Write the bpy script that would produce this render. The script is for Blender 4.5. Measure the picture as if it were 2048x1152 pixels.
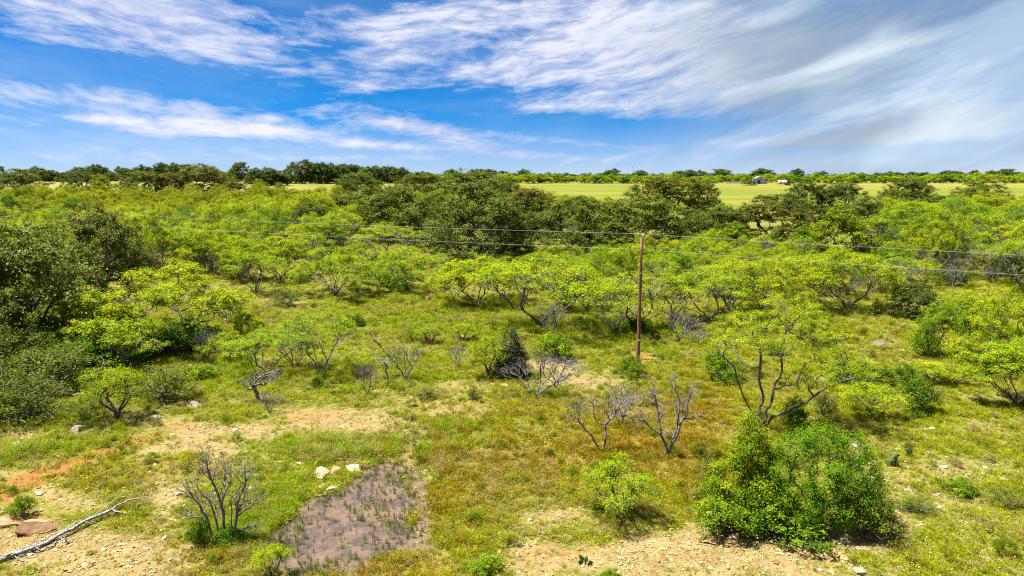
import bpy, math, random
import numpy as np
from mathutils import Vector

random.seed(7)
rng = np.random.default_rng(7)
for o in list(bpy.data.objects):
    bpy.data.objects.remove(o, do_unlink=True)
S = bpy.context.scene
COL = S.collection
R = math.radians

# ------------------------------------------------------------------ camera
CAM_H, PITCH, FPX = 13.0, R(9.32), 1365.0
cd = bpy.data.cameras.new('camera')
cam = bpy.data.objects.new('camera', cd)
COL.objects.link(cam)
cam.location = (0, 0, CAM_H)
cam.rotation_euler = (math.pi / 2 - PITCH, 0, 0)
cd.sensor_width = 36.0
cd.lens = 36.0 * FPX / 2048.0
cd.clip_start = 0.5
cd.clip_end = 20000
S.camera = cam

# ------------------------------------------------------------------ render + light
SUN_EL, SUN_AZ = R(66), R(-80)           # azimuth measured from +Y towards +X
EXPOSURE = 2.6
SKY_STRENGTH = 0.085
S.view_settings.view_transform = 'Standard'
S.view_settings.look = 'None'
S.view_settings.exposure = EXPOSURE
S.view_settings.gamma = 1.0
S.view_settings.use_curve_mapping = False
S.render.engine = 'CYCLES'
S.cycles.max_bounces = 7
S.cycles.diffuse_bounces = 5
S.cycles.glossy_bounces = 2
S.cycles.transmission_bounces = 3
S.cycles.transparent_max_bounces = 4
S.cycles.use_denoising = False
S.cycles.filter_width = 1.15

sl = bpy.data.lights.new('sun', 'SUN')
sl.energy = 4.0
sl.angle = R(2.0)
sl.color = (1.0, 0.95, 0.86)
sun = bpy.data.objects.new('sun', sl)
COL.objects.link(sun)
to_sun = Vector((math.sin(SUN_AZ) * math.cos(SUN_EL), math.cos(SUN_AZ) * math.cos(SUN_EL), math.sin(SUN_EL)))
sun.rotation_euler = to_sun.to_track_quat('Z', 'Y').to_euler()
sun.location = (0, 0, 60)


# ------------------------------------------------------------------ pixel <-> world helpers (photo pixels, 2048 x 1152)
SP, CP = math.sin(PITCH), math.cos(PITCH)


def ray(px, py):
    u, v = (px - 1024) / FPX, -(py - 576) / FPX
    return np.array([u, CP + SP * v, -SP + CP * v])


def project(x, y, z):
    """photo pixel of a world point (numpy arrays welcome)"""
    dz = z - CAM_H
    depth = y * CP - dz * SP
    up = y * SP + dz * CP
    depth = np.where(depth > 0.5, depth, 0.5)
    return 1024 + FPX * x / depth, 576 - FPX * up / depth, depth


# ------------------------------------------------------------------ node helpers
def new_mat(name):
    m = bpy.data.materials.new(name)
    m.use_nodes = True
    nt = m.node_tree
    nt.nodes.clear()
    return m, nt


class NT:
    def __init__(s, nt):
        s.nt = nt

    def n(s, t, **kw):
        nd = s.nt.nodes.new(t)
        for k, v in kw.items():
            setattr(nd, k, v)
        return nd

    def l(s, a, b):
        s.nt.links.new(a, b)

    def setin(s, sock, v):
        if hasattr(v, 'is_linked') or isinstance(v, bpy.types.NodeSocket):
            s.l(v, sock)
        else:
            sock.default_value = v

    def math(s, op, a, b=0.0, c=None, clamp=False):
        nd = s.n('ShaderNodeMath', operation=op)
        nd.use_clamp = clamp
        s.setin(nd.inputs[0], a)
        s.setin(nd.inputs[1], b)
        if c is not None:
            s.setin(nd.inputs[2], c)
        return nd.outputs[0]

    def vmath(s, op, a, b=(0, 0, 0)):
        nd = s.n('ShaderNodeVectorMath', operation=op)
        s.setin(nd.inputs[0], a)
        s.setin(nd.inputs[1], b)
        return nd.outputs[0]

    def mix(s, f, a, b, blend='MIX'):
        nd = s.n('ShaderNodeMix', data_type='RGBA', blend_type=blend)
        s.setin(nd.inputs[0], f)
        s.setin(nd.inputs[6], a if not isinstance(a, tuple) else (*a, 1.0)[:4])
        s.setin(nd.inputs[7], b if not isinstance(b, tuple) else (*b, 1.0)[:4])
        return nd.outputs[2]

    def noise(s, vec, scale, detail=4.0, rough=0.55, dist=0.0, color=False):
        nd = s.n('ShaderNodeTexNoise')
        if vec is not None:
            s.l(vec, nd.inputs['Vector'])
        nd.inputs['Scale'].default_value = scale
        nd.inputs['Detail'].default_value = detail
        nd.inputs['Roughness'].default_value = rough
        nd.inputs['Distortion'].default_value = dist
        return nd.outputs['Color' if color else 'Fac']

    def ramp(s, f, lo, hi, a=0.0, b=1.0, smooth=True):
        nd = s.n('ShaderNodeMapRange')
        nd.interpolation_type = 'SMOOTHSTEP' if smooth else 'LINEAR'
        s.setin(nd.inputs[0], f)
        s.setin(nd.inputs[1], lo)
        s.setin(nd.inputs[2], hi)
        s.setin(nd.inputs[3], a)
        s.setin(nd.inputs[4], b)
        return nd.outputs[0]

    def comb(s, x, y, z):
        nd = s.n('ShaderNodeCombineXYZ')
        for i, v in enumerate((x, y, z)):
            s.setin(nd.inputs[i], v)
        return nd.outputs[0]

    def attr(s, name, kind='GEOMETRY'):
        nd = s.n('ShaderNodeAttribute', attribute_type=kind)
        nd.attribute_name = name
        return nd


# ------------------------------------------------------------------ world: Nishita sky with high cloud laid out by direction
def build_world():
    w = bpy.data.worlds.new('World')
    S.world = w
    w.use_nodes = True
    nt = w.node_tree
    nt.nodes.clear()
    g = NT(nt)
    tc = g.n('ShaderNodeTexCoord').outputs['Generated']
    sep = g.n('ShaderNodeSeparateXYZ')
    g.l(tc, sep.inputs[0])
    x, y, z = sep.outputs
    sky = g.n('ShaderNodeTexSky')
    sky.sky_type = 'NISHITA'
    sky.sun_disc = False
    sky.sun_elevation = SUN_EL
    sky.sun_rotation = SUN_AZ
    sky.altitude = 300
    sky.air_density = 1.0
    sky.dust_density = 0.35
    sky.ozone_density = 3.0
    # clear high-country blue: the sky is looked up a little above the true direction and graded from the horizon up
    zl = g.math('MULTIPLY_ADD', g.math('MAXIMUM', z, 0.0), 2.3, 0.035)
    nrm = g.vmath('NORMALIZE', g.comb(x, y, zl))
    g.l(nrm, sky.inputs['Vector'])
    grade = g.mix(g.ramp(z, 0.0, 0.095), (0.1662, 0.2031, 0.2709), (0.0040, 0.172, 0.290))
    blue = g.mix(1.0, sky.outputs[0], grade, 'MULTIPLY')

    az = g.math('ARCTAN2', x, y)
    el = g.math('ARCSINE', z)
    # streak coordinate: lines of equal v are shallow arcs
    a0 = g.math('SUBTRACT', az, -0.20)
    v = g.math('SUBTRACT', el, g.math('MULTIPLY', g.math('MULTIPLY', a0, a0), 0.24))
    base = g.comb(az, v, 0.0)
    warp = g.noise(g.vmath('MULTIPLY', base, (5.0, 12.0, 1)), 1.0, 3.0, 0.5, color=True)
    wv = g.vmath('MULTIPLY', g.vmath('SUBTRACT', warp, (0.5, 0.5, 0.5)), (0.10, 0.040, 0.0))
    pc = g.vmath('ADD', base, wv)
    n1 = g.noise(g.vmath('MULTIPLY', pc, (4.6, 32.0, 1)), 1.0, 9.0, 0.60, 0.15)          # long streaks
    n2 = g.noise(g.vmath('MULTIPLY', pc, (20.0, 72.0, 1)), 1.0, 8.0, 0.66, 0.15)         # puffs and fibres
    n3 = g.noise(g.vmath('MULTIPLY', pc, (2.0, 7.0, 1)), 1.0, 3.0, 0.5)                 # broad shade

    blobs = [  # photo px centre, half sizes in px, tilt (deg, + is rising to the right), amount
        (170, 40, 330, 60, -6, .95), (400, 68, 190, 36, -18, .75), (330, 5, 400, 40, 0, .5), (150, 95, 70, 14, -8, .6),
        (60, 180, 200, 34, -8, .66), (370, 218, 150, 22, -8, .95), (330, 264, 260, 10, 2, 1.0),
        (650, 278, 250, 13, -5, 1.0), (800, 245, 110, 20, -8, .9), (930, 285, 140, 12, -10, .6),
        (730, 140, 110, 62, 18, .60), (700, 60, 260, 40, 10, .62), (960, 50, 260, 60, 6, .85), (1050, 96, 180, 26, 6, .55),
        (970, 143, 95, 18, -6, .72), (1100, 214, 130, 13, 4, 1.0), (560, 236, 40, 8, -4, .8), (470, 242, 60, 10, -6, .7), (860, 262, 120, 10, -10, .7), (740, 180, 90, 26, 14, .6), (1130, 160, 200, 22, 8, .45),
        (1250, 60, 260, 80, 14, 1.0), (1500, 130, 330, 95, 8, .95), (1750, 90, 420, 140, 0, .85), (1900, 230, 260, 70, 0, .75),
        (1800, 270, 320, 36, 0, .8), (1420, 200, 160, 22, 4, .6),
        (545, 235, 40, 10, -6, .5), (30, 246, 60, 7, 0, .4), (1300, 296, 60, 6, 0, .25),
        # clear gaps
        (640, 95, 90, 26, 4, -1.2), (560, 30, 60, 12, 8, -.6), (760, 20, 120, 12, 12, -.5), (1060, 60, 90, 16, 14, -.6), (250, 128, 160, 14, -10, -.5), (400, 160, 320, 28, -4, -.9), (880, 200, 170, 22, 0, -.7), (1250, 258, 260, 26, 0, -.8), (520, 60, 60, 14, 0, -.5),
        (60, 118, 150, 16, -4, -.6), (900, 122, 90, 15, 8, -.6), (1060, 178, 120, 14, 4, -.5), (1100, 306, 900, 8, 0, -.2), (400, 300, 500, 9, 2, .6), (1050, 275, 240, 9, -6, .5), (180, 240, 160, 8, 0, .6), (500, 318, 520, 7, 1, .7), (900, 300, 300, 7, -3, .6), (1500, 316, 500, 9, 0, .6), (1250, 235, 120, 7, 3, .5), (1560, 285, 200, 9, 1, .6), (600, 235, 120, 14, 0, -.4),
    ]
    total = None
    for (px, py, sx, sy, tilt, amt) in blobs:
        d = ray(px, py)
        d = d / np.linalg.norm(d)
        ba, be = math.atan2(d[0], d[1]), math.asin(d[2])
        c = math.cos(ba)
        t = R(tilt)
        da = g.math('SUBTRACT', az, ba)
        de = g.math('SUBTRACT', el, be)
        u_ = g.math('MULTIPLY_ADD', da, math.cos(t) * FPX / sx, g.math('MULTIPLY', de, math.sin(t) * FPX / sx))
        v_ = g.math('MULTIPLY_ADD', de, math.cos(t) * FPX / sy, g.math('MULTIPLY', da, -math.sin(t) * FPX / sy))
        q = g.math('MULTIPLY_ADD', u_, u_, g.math('MULTIPLY', v_, v_))
        e = g.math('MULTIPLY', g.math('EXPONENT', g.math('MULTIPLY', q, -0.9)), amt)
        total = e if total is None else g.math('ADD', total, e)
    # overhead: unseen cloud thickened for fill light; behind the camera broken cloud goes on
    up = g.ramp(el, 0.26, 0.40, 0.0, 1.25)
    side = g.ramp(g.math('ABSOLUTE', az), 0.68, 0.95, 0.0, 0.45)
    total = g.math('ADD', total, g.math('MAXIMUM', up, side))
    tex = g.math('MULTIPLY_ADD', g.math('SUBTRACT', n1, 0.5), 1.9, g.math('MULTIPLY', g.math('SUBTRACT', n2, 0.5), 1.7))
    grey = g.ramp(az, 0.06, 0.40)
    tex = g.math('MULTIPLY', tex, g.math('SUBTRACT', 1.0, g.math('MULTIPLY', grey, 0.62)))
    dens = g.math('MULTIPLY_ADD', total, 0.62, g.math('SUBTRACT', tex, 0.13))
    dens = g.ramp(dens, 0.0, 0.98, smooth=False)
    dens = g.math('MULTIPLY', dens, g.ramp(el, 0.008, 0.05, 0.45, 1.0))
    veil = g.math('MULTIPLY', g.ramp(g.noise(g.vmath('MULTIPLY', pc, (1.6, 9.0, 1)), 1.0, 5.0, 0.55, 0.3), 0.36, 0.74), 0.28)
    veil = g.math('MAXIMUM', veil, g.math('MULTIPLY', g.ramp(az, 0.10, 0.46), 0.62))
    dens = g.math('MAXIMUM', dens, veil)
    haze_low = g.ramp(el, 0.0, 0.09, 0.40, 0.0)
    # light and shade inside the cloud sheet
    sh = g.math('MULTIPLY_ADD', n2, 0.8, g.math('MULTIPLY', n3, 1.0))
    sh = g.ramp(sh, 0.66, 1.08)
    ccol = g.mix(sh, (0.09541, 0.1139, 0.1693), (0.1754, 0.1785, 0.2001))
    grey = g.math('MULTIPLY', grey, g.ramp(el, -0.02, 0.14, 0.8, 1.0))
    n4 = g.noise(g.vmath('MULTIPLY', pc, (2.6, 15.0, 1)), 1.0, 3.5, 0.5, 0.6)
    gcol = g.mix(g.ramp(n4, 0.36, 0.62), (0.06882, 0.08996, 0.115), (0.1447, 0.1693, 0.1847))
    ccol = g.mix(grey, ccol, gcol)
    bg = g.n('ShaderNodeBackground')
    bg.inputs['Strength'].default_value = SKY_STRENGTH
    inv = 0.85 / SKY_STRENGTH
    cs = g.n('ShaderNodeVectorMath', operation='SCALE')
    g.l(ccol, cs.inputs[0])
    cs.inputs['Scale'].default_value = inv
    # pale haze put into the sky colour, strongest at the horizon
    hz = g.n('ShaderNodeVectorMath', operation='SCALE')
    hz.inputs[0].default_value = (0.09541, 0.1323, 0.1847)
    hz.inputs['Scale'].default_value = inv
    blue = g.mix(haze_low, blue, hz.outputs[0])
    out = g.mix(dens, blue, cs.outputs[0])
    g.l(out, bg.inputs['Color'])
    wo = g.n('ShaderNodeOutputWorld')
    g.l(bg.outputs[0], wo.inputs['Surface'])
    w.cycles.sampling_method = 'MANUAL'
    w.cycles.sample_map_resolution = 512


build_world()


# ------------------------------------------------------------------ terrain
def wob(x, y, s, seed=0.0):
    """cheap smooth noise in about -1..1 (sum of rotated sines)"""
    a = np.sin(x / s * 1.7 + seed + 1.3 * np.sin(y / s * 1.1 + seed * 2))
    b = np.sin(y / s * 1.9 + seed * 3 + 1.4 * np.sin(x / s * 0.9 - seed))
    c = np.sin((x + y) / s * 1.3 + seed * 5 + np.sin((x - y) / s * 1.6))
    return (a + b + c) / 3.0


def sstep(a, b, t):
    t = np.clip((t - a) / (b - a), 0, 1)
    return t * t * (3 - 2 * t)


def in_poly(px, py, poly):
    px, py = np.asarray(px, float), np.asarray(py, float)
    inside = np.zeros(np.broadcast(px, py).shape, bool)
    n = len(poly)
    for i in range(n):
        x0, y0 = poly[i]
        x1, y1 = poly[(i + 1) % n]
        c = ((y0 > py) != (y1 > py)) & (px < (x1 - x0) * (py - y0) / (y1 - y0 + 1e-9) + x0)
        inside ^= c
    return inside


def flat_at(px, py):
    d = ray(px, py)
    t = -CAM_H / d[2]
    return d[0] * t, d[1] * t


PUD = [flat_at(*p) for p in [(556, 1120), (575, 1040), (655, 992), (705, 955), (770, 925), (806, 946), (812, 985), (826, 1040), (818, 1084), (780, 1106), (690, 1134), (600, 1140)]]
PUD_C = np.mean(np.array(PUD), axis=0)
PUD2 = [flat_at(*p) for p in [(1722, 682), (1750, 672), (1800, 676), (1816, 688), (1770, 696), (1735, 692)]]


def poly_dist(x, y, poly):
    """signed distance-ish to a polygon (negative inside)"""
    x, y = np.asarray(x, float), np.asarray(y, float)
    best = np.full(x.shape, 1e9)
    n = len(poly)
    for i in range(n):
        ax, ay = poly[i]
        bx, by = poly[(i + 1) % n]
        t = np.clip(((x - ax) * (bx - ax) + (y - ay) * (by - ay)) / ((bx - ax) ** 2 + (by - ay) ** 2 + 1e-9), 0, 1)
        best = np.minimum(best, np.hypot(x - ax - t * (bx - ax), y - ay - t * (by - ay)))
    return np.where(in_poly(x, y, poly), -best, best)


RUT = (flat_at(-30, 985), flat_at(275, 886))


def seg_dist(x, y, a, b):
    t = np.clip(((x - a[0]) * (b[0] - a[0]) + (y - a[1]) * (b[1] - a[1])) / ((b[0] - a[0]) ** 2 + (b[1] - a[1]) ** 2), 0, 1)
    return np.hypot(x - a[0] - t * (b[0] - a[0]), y - a[1] - t * (b[1] - a[1]))


def terrain(x, y):
    x, y = np.asarray(x, float), np.asarray(y, float)
    d = np.hypot(x, y)
    z = np.clip((d - 80) / 360, 0, 1.0)
    z = 9.0 * (z - 0.06 * np.sin(z * math.pi * 2))
    near = 1 - sstep(60, 110, d)
    z = z + near * (0.10 * wob(x, y, 5.0, 1.0) + 0.035 * wob(x, y, 1.7, 2.0))
    far = sstep(100, 200, d)
    z = z + far * 0.35 * wob(x, y, 38.0, 3.0) * (1 - 0.6 * sstep(500, 900, d))
    pd = poly_dist(x, y, PUD)
    k = 1 - sstep(-0.9, 1.4, pd)
    z = z * (1 - k) + (-0.15 + 0.045 * wob(x, y, 0.9, 81) + 0.055 * wob(x, y, 2.3, 82)) * k
    pd2 = poly_dist(x, y, PUD2)
    k = 1 - sstep(-0.6, 1.2, pd2)
    z = z * (1 - k) + (-0.13) * k
    z = z - 0.10 * np.exp(-(seg_dist(x, y, *RUT) / 0.55) ** 2)
    return z


def ground_at(px, py):
    """the world point of the ground seen at a photo pixel"""
    d = ray(px, py)
    lo, hi = 5.0, 4000.0
    ts = np.geomspace(lo, hi, 900)
    z = CAM_H + d[2] * ts - terrain(d[0] * ts, d[1] * ts)
    i = np.argmax(z < 0) if (z < 0).any() else len(ts) - 1
    a, b = ts[max(i - 1, 0)], ts[i]
    for _ in range(30):
        m = (a + b) / 2
        if CAM_H + d[2] * m - terrain(d[0] * m, d[1] * m) < 0:
            b = m
        else:
            a = m
    t = (a + b) / 2
    x, y = d[0] * t, d[1] * t
    return float(x), float(y), float(terrain(x, y))


# cover masks: where the ground lies bare, orange, golden or lush (centres given where they stand in the photograph, evaluated on world points)
BARE = [(700, 842, 160, 26, -6, 1.0), (500, 864, 150, 16, -4, .65), (860, 805, 140, 22, -8, .65), (380, 880, 70, 30, 0, .6), (1180, 755, 100, 22, -4, .75), (1100, 728, 70, 12, 0, .7),
        (1290, 1115, 290, 36, 4, .86), (1120, 1030, 75, 18, 6, .95), (1050, 1100, 60, 40, 0, .7), (1420, 1065, 120, 26, 6, .8), (1600, 1098, 150, 26, 3, .7), (1520, 1150, 240, 26, 0, .7),
        (50, 872, 130, 16, 4, .8), (150, 1085, 190, 40, 0, .85), (330, 990, 45, 50, 0, .8), (240, 1130, 170, 40, 0, .85), (300, 905, 60, 12, 14, .5), (420, 930, 70, 12, 10, .4), (20, 1050, 80, 40, 0, .9), (90, 980, 120, 20, -18, .6),
        (470, 905, 130, 16, -6, .5), (280, 835, 90, 14, 0, .45), (1750, 1060, 110, 40, 0, .45), (1700, 960, 70, 60, 0, .45), (1880, 1020, 140, 50, 0, .5), (1920, 930, 150, 36, 6, .45), (1960, 850, 110, 18, 0, .4), (1990, 1110, 90, 30, 0, .4), (1790, 880, 70, 20, 0, .35),
        (1840, 796, 160, 10, 0, .45), (600, 612, 70, 12, 0, .5), (640, 770, 60, 10, 0, .4), (1284, 716, 22, 8, 0, 1.3), (1180, 800, 60, 12, 0, .4), (985, 905, 60, 9, 0, .5),
        (820, 915, 16, 40, -14, .6), (845, 1030, 10, 70, -6, .9), (960, 870, 16, 40, 0, .35), (950, 770, 120, 12, 0, .4), (1590, 756, 40, 8, 0, .5), (720, 655, 60, 8, 0, .3), (870, 1110, 24, 20, 0, .6)]
ORANGE = [(175, 918, 165, 12, 20, 1.25), (20, 975, 90, 16, 20, 1.2), (30, 1010, 60, 20, 0, .6), (70, 1050, 60, 30, 0, .5), (1284, 716, 24, 9, 0, 1.2), (950, 760, 60, 12, 0, .35), (600, 830, 90, 16, 0, .4), (1130, 1110, 60, 16, 0, .4), (1140, 920, 160, 40, 0, .25)]
GOLD = [(1120, 930, 260, 70, 0, .85), (1340, 870, 120, 60, 0, .75), (320, 1110, 120, 50, 0, .8), (700, 1140, 260, 24, 0, .9), (900, 1010, 90, 60, 0, .6), (180, 960, 200, 40, 10, .6), (1000, 815, 160, 26, 0, .6), (1420, 800, 90, 40, 0, .6), (1390, 950, 60, 60, 0, .6)]
LUSH = [(690, 893, 160, 30, 6, 1.1), (60, 906, 130, 14, 14, 1.1), (900, 865, 70, 40, 0, .9), (470, 1085, 110, 40, 0, 1.1), (560, 1000, 70, 50, 0, .8), (860, 960, 60, 60, 0, .8), (1050, 640, 200, 30, 0, .7), (700, 630, 160, 40, 0, .4), (430, 750, 120, 40, 0, .6), (1250, 690, 200, 30, 0, .5), (780, 745, 110, 30, 0, .6), (1080, 795, 60, 14, 0, .9), (620, 760, 120, 20, 0, .5)]


def blob_sum(px, py, blobs):
    t = np.zeros(np.shape(px))
    for (cx, cy, sx, sy, tilt, a) in blobs:
        c, s = math.cos(R(tilt)), math.sin(R(tilt))
        dx, dy = px - cx, -(py - cy)
        u, v = (dx * c + dy * s) / sx, (dy * c - dx * s) / sy
        t = t + a * np.exp(-0.8 * (u * u + v * v))
    return t


def cover(x, y):
    z = terrain(x, y)
    px, py, dep = project(x, y, z)
    ok = (y > 8) & (np.hypot(x, y) < 140)
    bare = blob_sum(px, py, BARE) * ok
    orange = blob_sum(px, py, ORANGE) * ok
    gold = blob_sum(px, py, GOLD) * ok
    lush = blob_sum(px, py, LUSH) * ok
    outside = (~ok) | (px < -60) | (px > 2110) | (py > 1190)
    gen = 0.55 + 0.5 * wob(x, y, 4.5, 7.0)
    near = np.hypot(x, y) < 60
    bare = np.where(outside & near, np.clip(gen, 0, 1) * 0.8, bare)
    bare = bare + 0.24 * wob(x, y, 2.1, 11.0) + 0.16 * wob(x, y, 0.8, 5.0)
    return np.clip(bare, 0, 1.2), np.clip(orange, 0, 1.2), np.clip(gold + 0.18 * wob(x, y, 3.0, 4.0), 0, 1.2), np.clip(lush + 0.15 * wob(x, y, 2.6, 9.0), 0, 1.2)


def link(name, data, parent=None):
    o = bpy.data.objects.new(name, data)
    COL.objects.link(o)
    if parent is not None:
        o.parent = parent
    return o


def mesh_from(name, verts, faces, mat=None, smooth=False):
    """verts (n,3), faces list of arrays (each (m,k))"""
    me = bpy.data.meshes.new(name)
    verts = np.asarray(verts, np.float32)
    me.vertices.add(len(verts))
    me.vertices.foreach_set('co', verts.ravel())
    faces = [np.asarray(f, np.int32) for f in faces if len(f)]
    nl = sum(f.size for f in faces)
    nf = sum(len(f) for f in faces)
    me.loops.add(nl)
    me.polygons.add(nf)
    me.loops.foreach_set('vertex_index', np.concatenate([f.ravel() for f in faces]))
    ks = np.concatenate([np.full(len(f), f.shape[1], np.int32) for f in faces])
    st = np.concatenate([[0], np.cumsum(ks)[:-1]]).astype(np.int32)
    me.polygons.foreach_set('loop_start', st)
    me.polygons.foreach_set('use_smooth', np.full(nf, smooth, bool))
    if mat:
        me.materials.append(mat)
    me.update(calc_edges=True)
    me.validate()
    return me


def fattr(me, name, vals, domain='POINT'):
    a = me.attributes.new(name, 'FLOAT', domain)
    a.data.foreach_set('value', np.asarray(vals, np.float32))


def cattr(me, name, vals, domain='POINT'):
    a = me.attributes.new(name, 'FLOAT_COLOR', domain)
    v = np.ones((len(vals), 4), np.float32)
    v[:, :3] = vals
    a.data.foreach_set('color', v.ravel())


# ------------------------------------------------------------------ ground
def ground_material():
    m, nt = new_mat('ground_soil_and_turf')
    g = NT(nt)
    pos = g.n('ShaderNodeNewGeometry').outputs['Position']
    bare = g.attr('bare').outputs['Fac']
    orange = g.attr('orange').outputs['Fac']
    gold = g.attr('gold').outputs['Fac']
    lush = g.attr('lush').outputs['Fac']
    meadow = g.attr('meadow').outputs['Fac']
    nf = g.noise(pos, 5.0, 6.0, 0.65)
    nm = g.noise(pos, 0.9, 5.0, 0.6)
    nfine = g.noise(pos, 24.0, 4.0, 0.7)
    nl = g.noise(pos, 0.18, 4.0, 0.6)
    # living turf between the tufts
    turf = g.mix(g.ramp(nm, 0.35, 0.65), (0.058, 0.072, 0.004), (0.098, 0.098, 0.010))
    turf = g.mix(g.ramp(nf, 0.45, 0.70, 0, 0.8), turf, (0.185, 0.155, 0.042))
    turf = g.mix(g.math('MULTIPLY', g.ramp(nf, 0.30, 0.5), gold), turf, (0.135, 0.085, 0.008))
    turf = g.mix(g.math('MULTIPLY', g.ramp(nm, 0.3, 0.6), lush), turf, (0.065, 0.105, 0.006))
    turf = g.mix(g.ramp(nfine, 0.42, 0.62, 0, 0.75), turf, (0.040, 0.046, 0.006))
    turf = g.mix(g.ramp(g.noise(pos, 2.3, 5.0, 0.65), 0.52, 0.68, 0, 0.6), turf, (0.150, 0.118, 0.040))
    # bare stony soil
    soil = g.mix(g.ramp(nm, 0.35, 0.65), (0.1122, 0.0782, 0.02774), (0.1598, 0.119, 0.04624))
    soil = g.mix(g.ramp(nfine, 0.50, 0.72), soil, (0.2244, 0.1768, 0.08092))
    soil = g.mix(g.ramp(nfine, 0.46, 0.30, 0, 0.8), soil, (0.068, 0.04216, 0.01387))
    soil = g.mix(g.ramp(g.noise(pos, 3.1, 6.0, 0.7), 0.50, 0.66, 0, 0.75), soil, (0.078, 0.062, 0.016))
    soil = g.mix(g.math('MULTIPLY', orange, g.ramp(nm, 0.25, 0.6, 0.5, 1.0)), soil, (0.140, 0.060, 0.010))
    bm = g.math('MULTIPLY_ADD', bare, 0.86, g.math('MULTIPLY', g.math('SUBTRACT', nf, 0.5), 2.1))
    bm = g.math('ADD', bm, g.math('MULTIPLY', g.math('SUBTRACT', nm, 0.5), 0.7))
    bm = g.math('MAXIMUM', g.ramp(bm, 0.36, 0.62), g.ramp(g.math('MULTIPLY_ADD', g.math('SUBTRACT', nf, 0.5), 2.0, orange), 0.42, 0.85))
    near = g.mix(bm, turf, soil)
    mud = g.ramp(g.math('MULTIPLY_ADD', g.math('SUBTRACT', nf, 0.5), 1.6, g.attr('mud').outputs['Fac']), 0.35, 0.65)
    near = g.mix(mud, near, g.mix(g.ramp(nfine, 0.4, 0.65), (0.066, 0.045, 0.030), (0.108, 0.076, 0.048)))
    # open meadow beyond the trees
    sx = g.n('ShaderNodeMapping')
    sx.inputs['Scale'].default_value = (0.012, 0.075, 1.0)
    g.l(pos, sx.inputs[0])
    nb = g.noise(sx.outputs[0], 1.0, 6.0, 0.6, 0.4)
    ng = g.noise(pos, 0.35, 6.0, 0.7)
    mead = g.mix(g.ramp(nb, 0.40, 0.62), (0.060, 0.084, 0.001), (0.100, 0.094, 0.010))
    mead = g.mix(g.ramp(ng, 0.5, 0.72, 0, 0.6), mead, (0.052, 0.068, 0.003))
    mead = g.mix(g.attr('dry').outputs['Fac'], mead, (0.125, 0.108, 0.024))
    col = g.mix(meadow, near, mead)
    b = g.n('ShaderNodeBsdfPrincipled')
    g.l(col, b.inputs['Base Color'])
    b.inputs['Roughness'].default_value = 0.95
    b.inputs['Specular IOR Level'].default_value = 0.15
    bu = g.n('ShaderNodeBump')
    bu.inputs['Strength'].default_value = 0.7
    bu.inputs['Distance'].default_value = 0.08
    g.l(g.math('MULTIPLY_ADD', nfine, 0.4, nf), bu.inputs['Height'])
    g.l(bu.outputs[0], b.inputs['Normal'])
    o = g.n('ShaderNodeOutputMaterial')
    g.l(b.outputs[0], o.inputs[0])
    return m


def axis(segs):
    out = []
    for a, b, n in segs:
        out.extend(np.linspace(a, b, n, endpoint=False))
    out.append(segs[-1][1])
    return np.array(out)


xs = axis([(-3000, -1200, 6), (-1200, -200, 34), (-200, -60, 46), (-60, 60, 300), (60, 200, 46), (200, 1200, 34), (1200, 3000, 6)])
ys = axis([(-3000, -300, 8), (-300, -10, 12), (-10, 14, 16), (14, 70, 160), (70, 140, 60), (140, 620, 90), (620, 1600, 20), (1600, 3000, 6)])
GX, GY = np.meshgrid(xs, ys)
GX, GY = GX.ravel(), GY.ravel()
GZ = terrain(GX, GY)
nx, ny = len(xs), len(ys)
ii, jj = np.meshgrid(np.arange(nx - 1), np.arange(ny - 1))
a = (jj * nx + ii).ravel()
gme = mesh_from('ground', np.c_[GX, GY, GZ], [np.c_[a, a + 1, a + nx + 1, a + nx]], ground_material(), True)
cb, co, cg_, cl = cover(GX, GY)
fattr(gme, 'bare', cb)
fattr(gme, 'orange', co)
fattr(gme, 'gold', cg_)
fattr(gme, 'lush', cl)
GD = np.hypot(GX, GY)
fattr(gme, 'meadow', sstep(150, 215, GD))
_px, _py, _ = project(GX, GY, GZ)
fattr(gme, 'dry', np.clip(sstep(330, 430, GD) * (0.35 + 0.65 * sstep(1250, 1700, _px)) + 0.9 * (1 - sstep(560, 640, _px)) * sstep(200, 300, GD), 0, 1) * 0.75)
_mp = poly_dist(GX, GY, PUD) + .5 * wob(GX, GY, 1.4, 71)
_st = seg_dist(GX, GY, flat_at(826, 940), flat_at(852, 1092))
fattr(gme, 'mud', np.clip(1 - sstep(-.2, 1.3, _mp) + 1.1 * np.exp(-(_st / .34) ** 2), 0, 1.2))
ground = link('ground', gme)
ground['kind'] = 'structure'


def water_material(name, c1, c2, rough):
    m, nt = new_mat(name)
    g = NT(nt)
    pos = g.n('ShaderNodeNewGeometry').outputs['Position']
    n1 = g.noise(pos, 0.9, 6.0, 0.65)
    n2 = g.noise(pos, 7.0, 5.0, 0.7)
    f = g.ramp(g.math('MULTIPLY_ADD', n2, 0.45, g.math('MULTIPLY', n1, 0.8)), 0.5, 0.76)
    col = g.mix(f, c1, c2)
    b = g.n('ShaderNodeBsdfPrincipled')
    g.l(col, b.inputs['Base Color'])
    g.l(g.ramp(f, 0.25, 0.8, rough, 0.55), b.inputs['Roughness'])
    b.inputs['IOR'].default_value = 1.2
    bu = g.n('ShaderNodeBump')
    bu.inputs['Strength'].default_value = 0.25
    bu.inputs['Distance'].default_value = 0.03
    g.l(n2, bu.inputs['Height'])
    g.l(bu.outputs[0], b.inputs['Normal'])
    o = g.n('ShaderNodeOutputMaterial')
    g.l(b.outputs[0], o.inputs[0])
    return m


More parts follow.
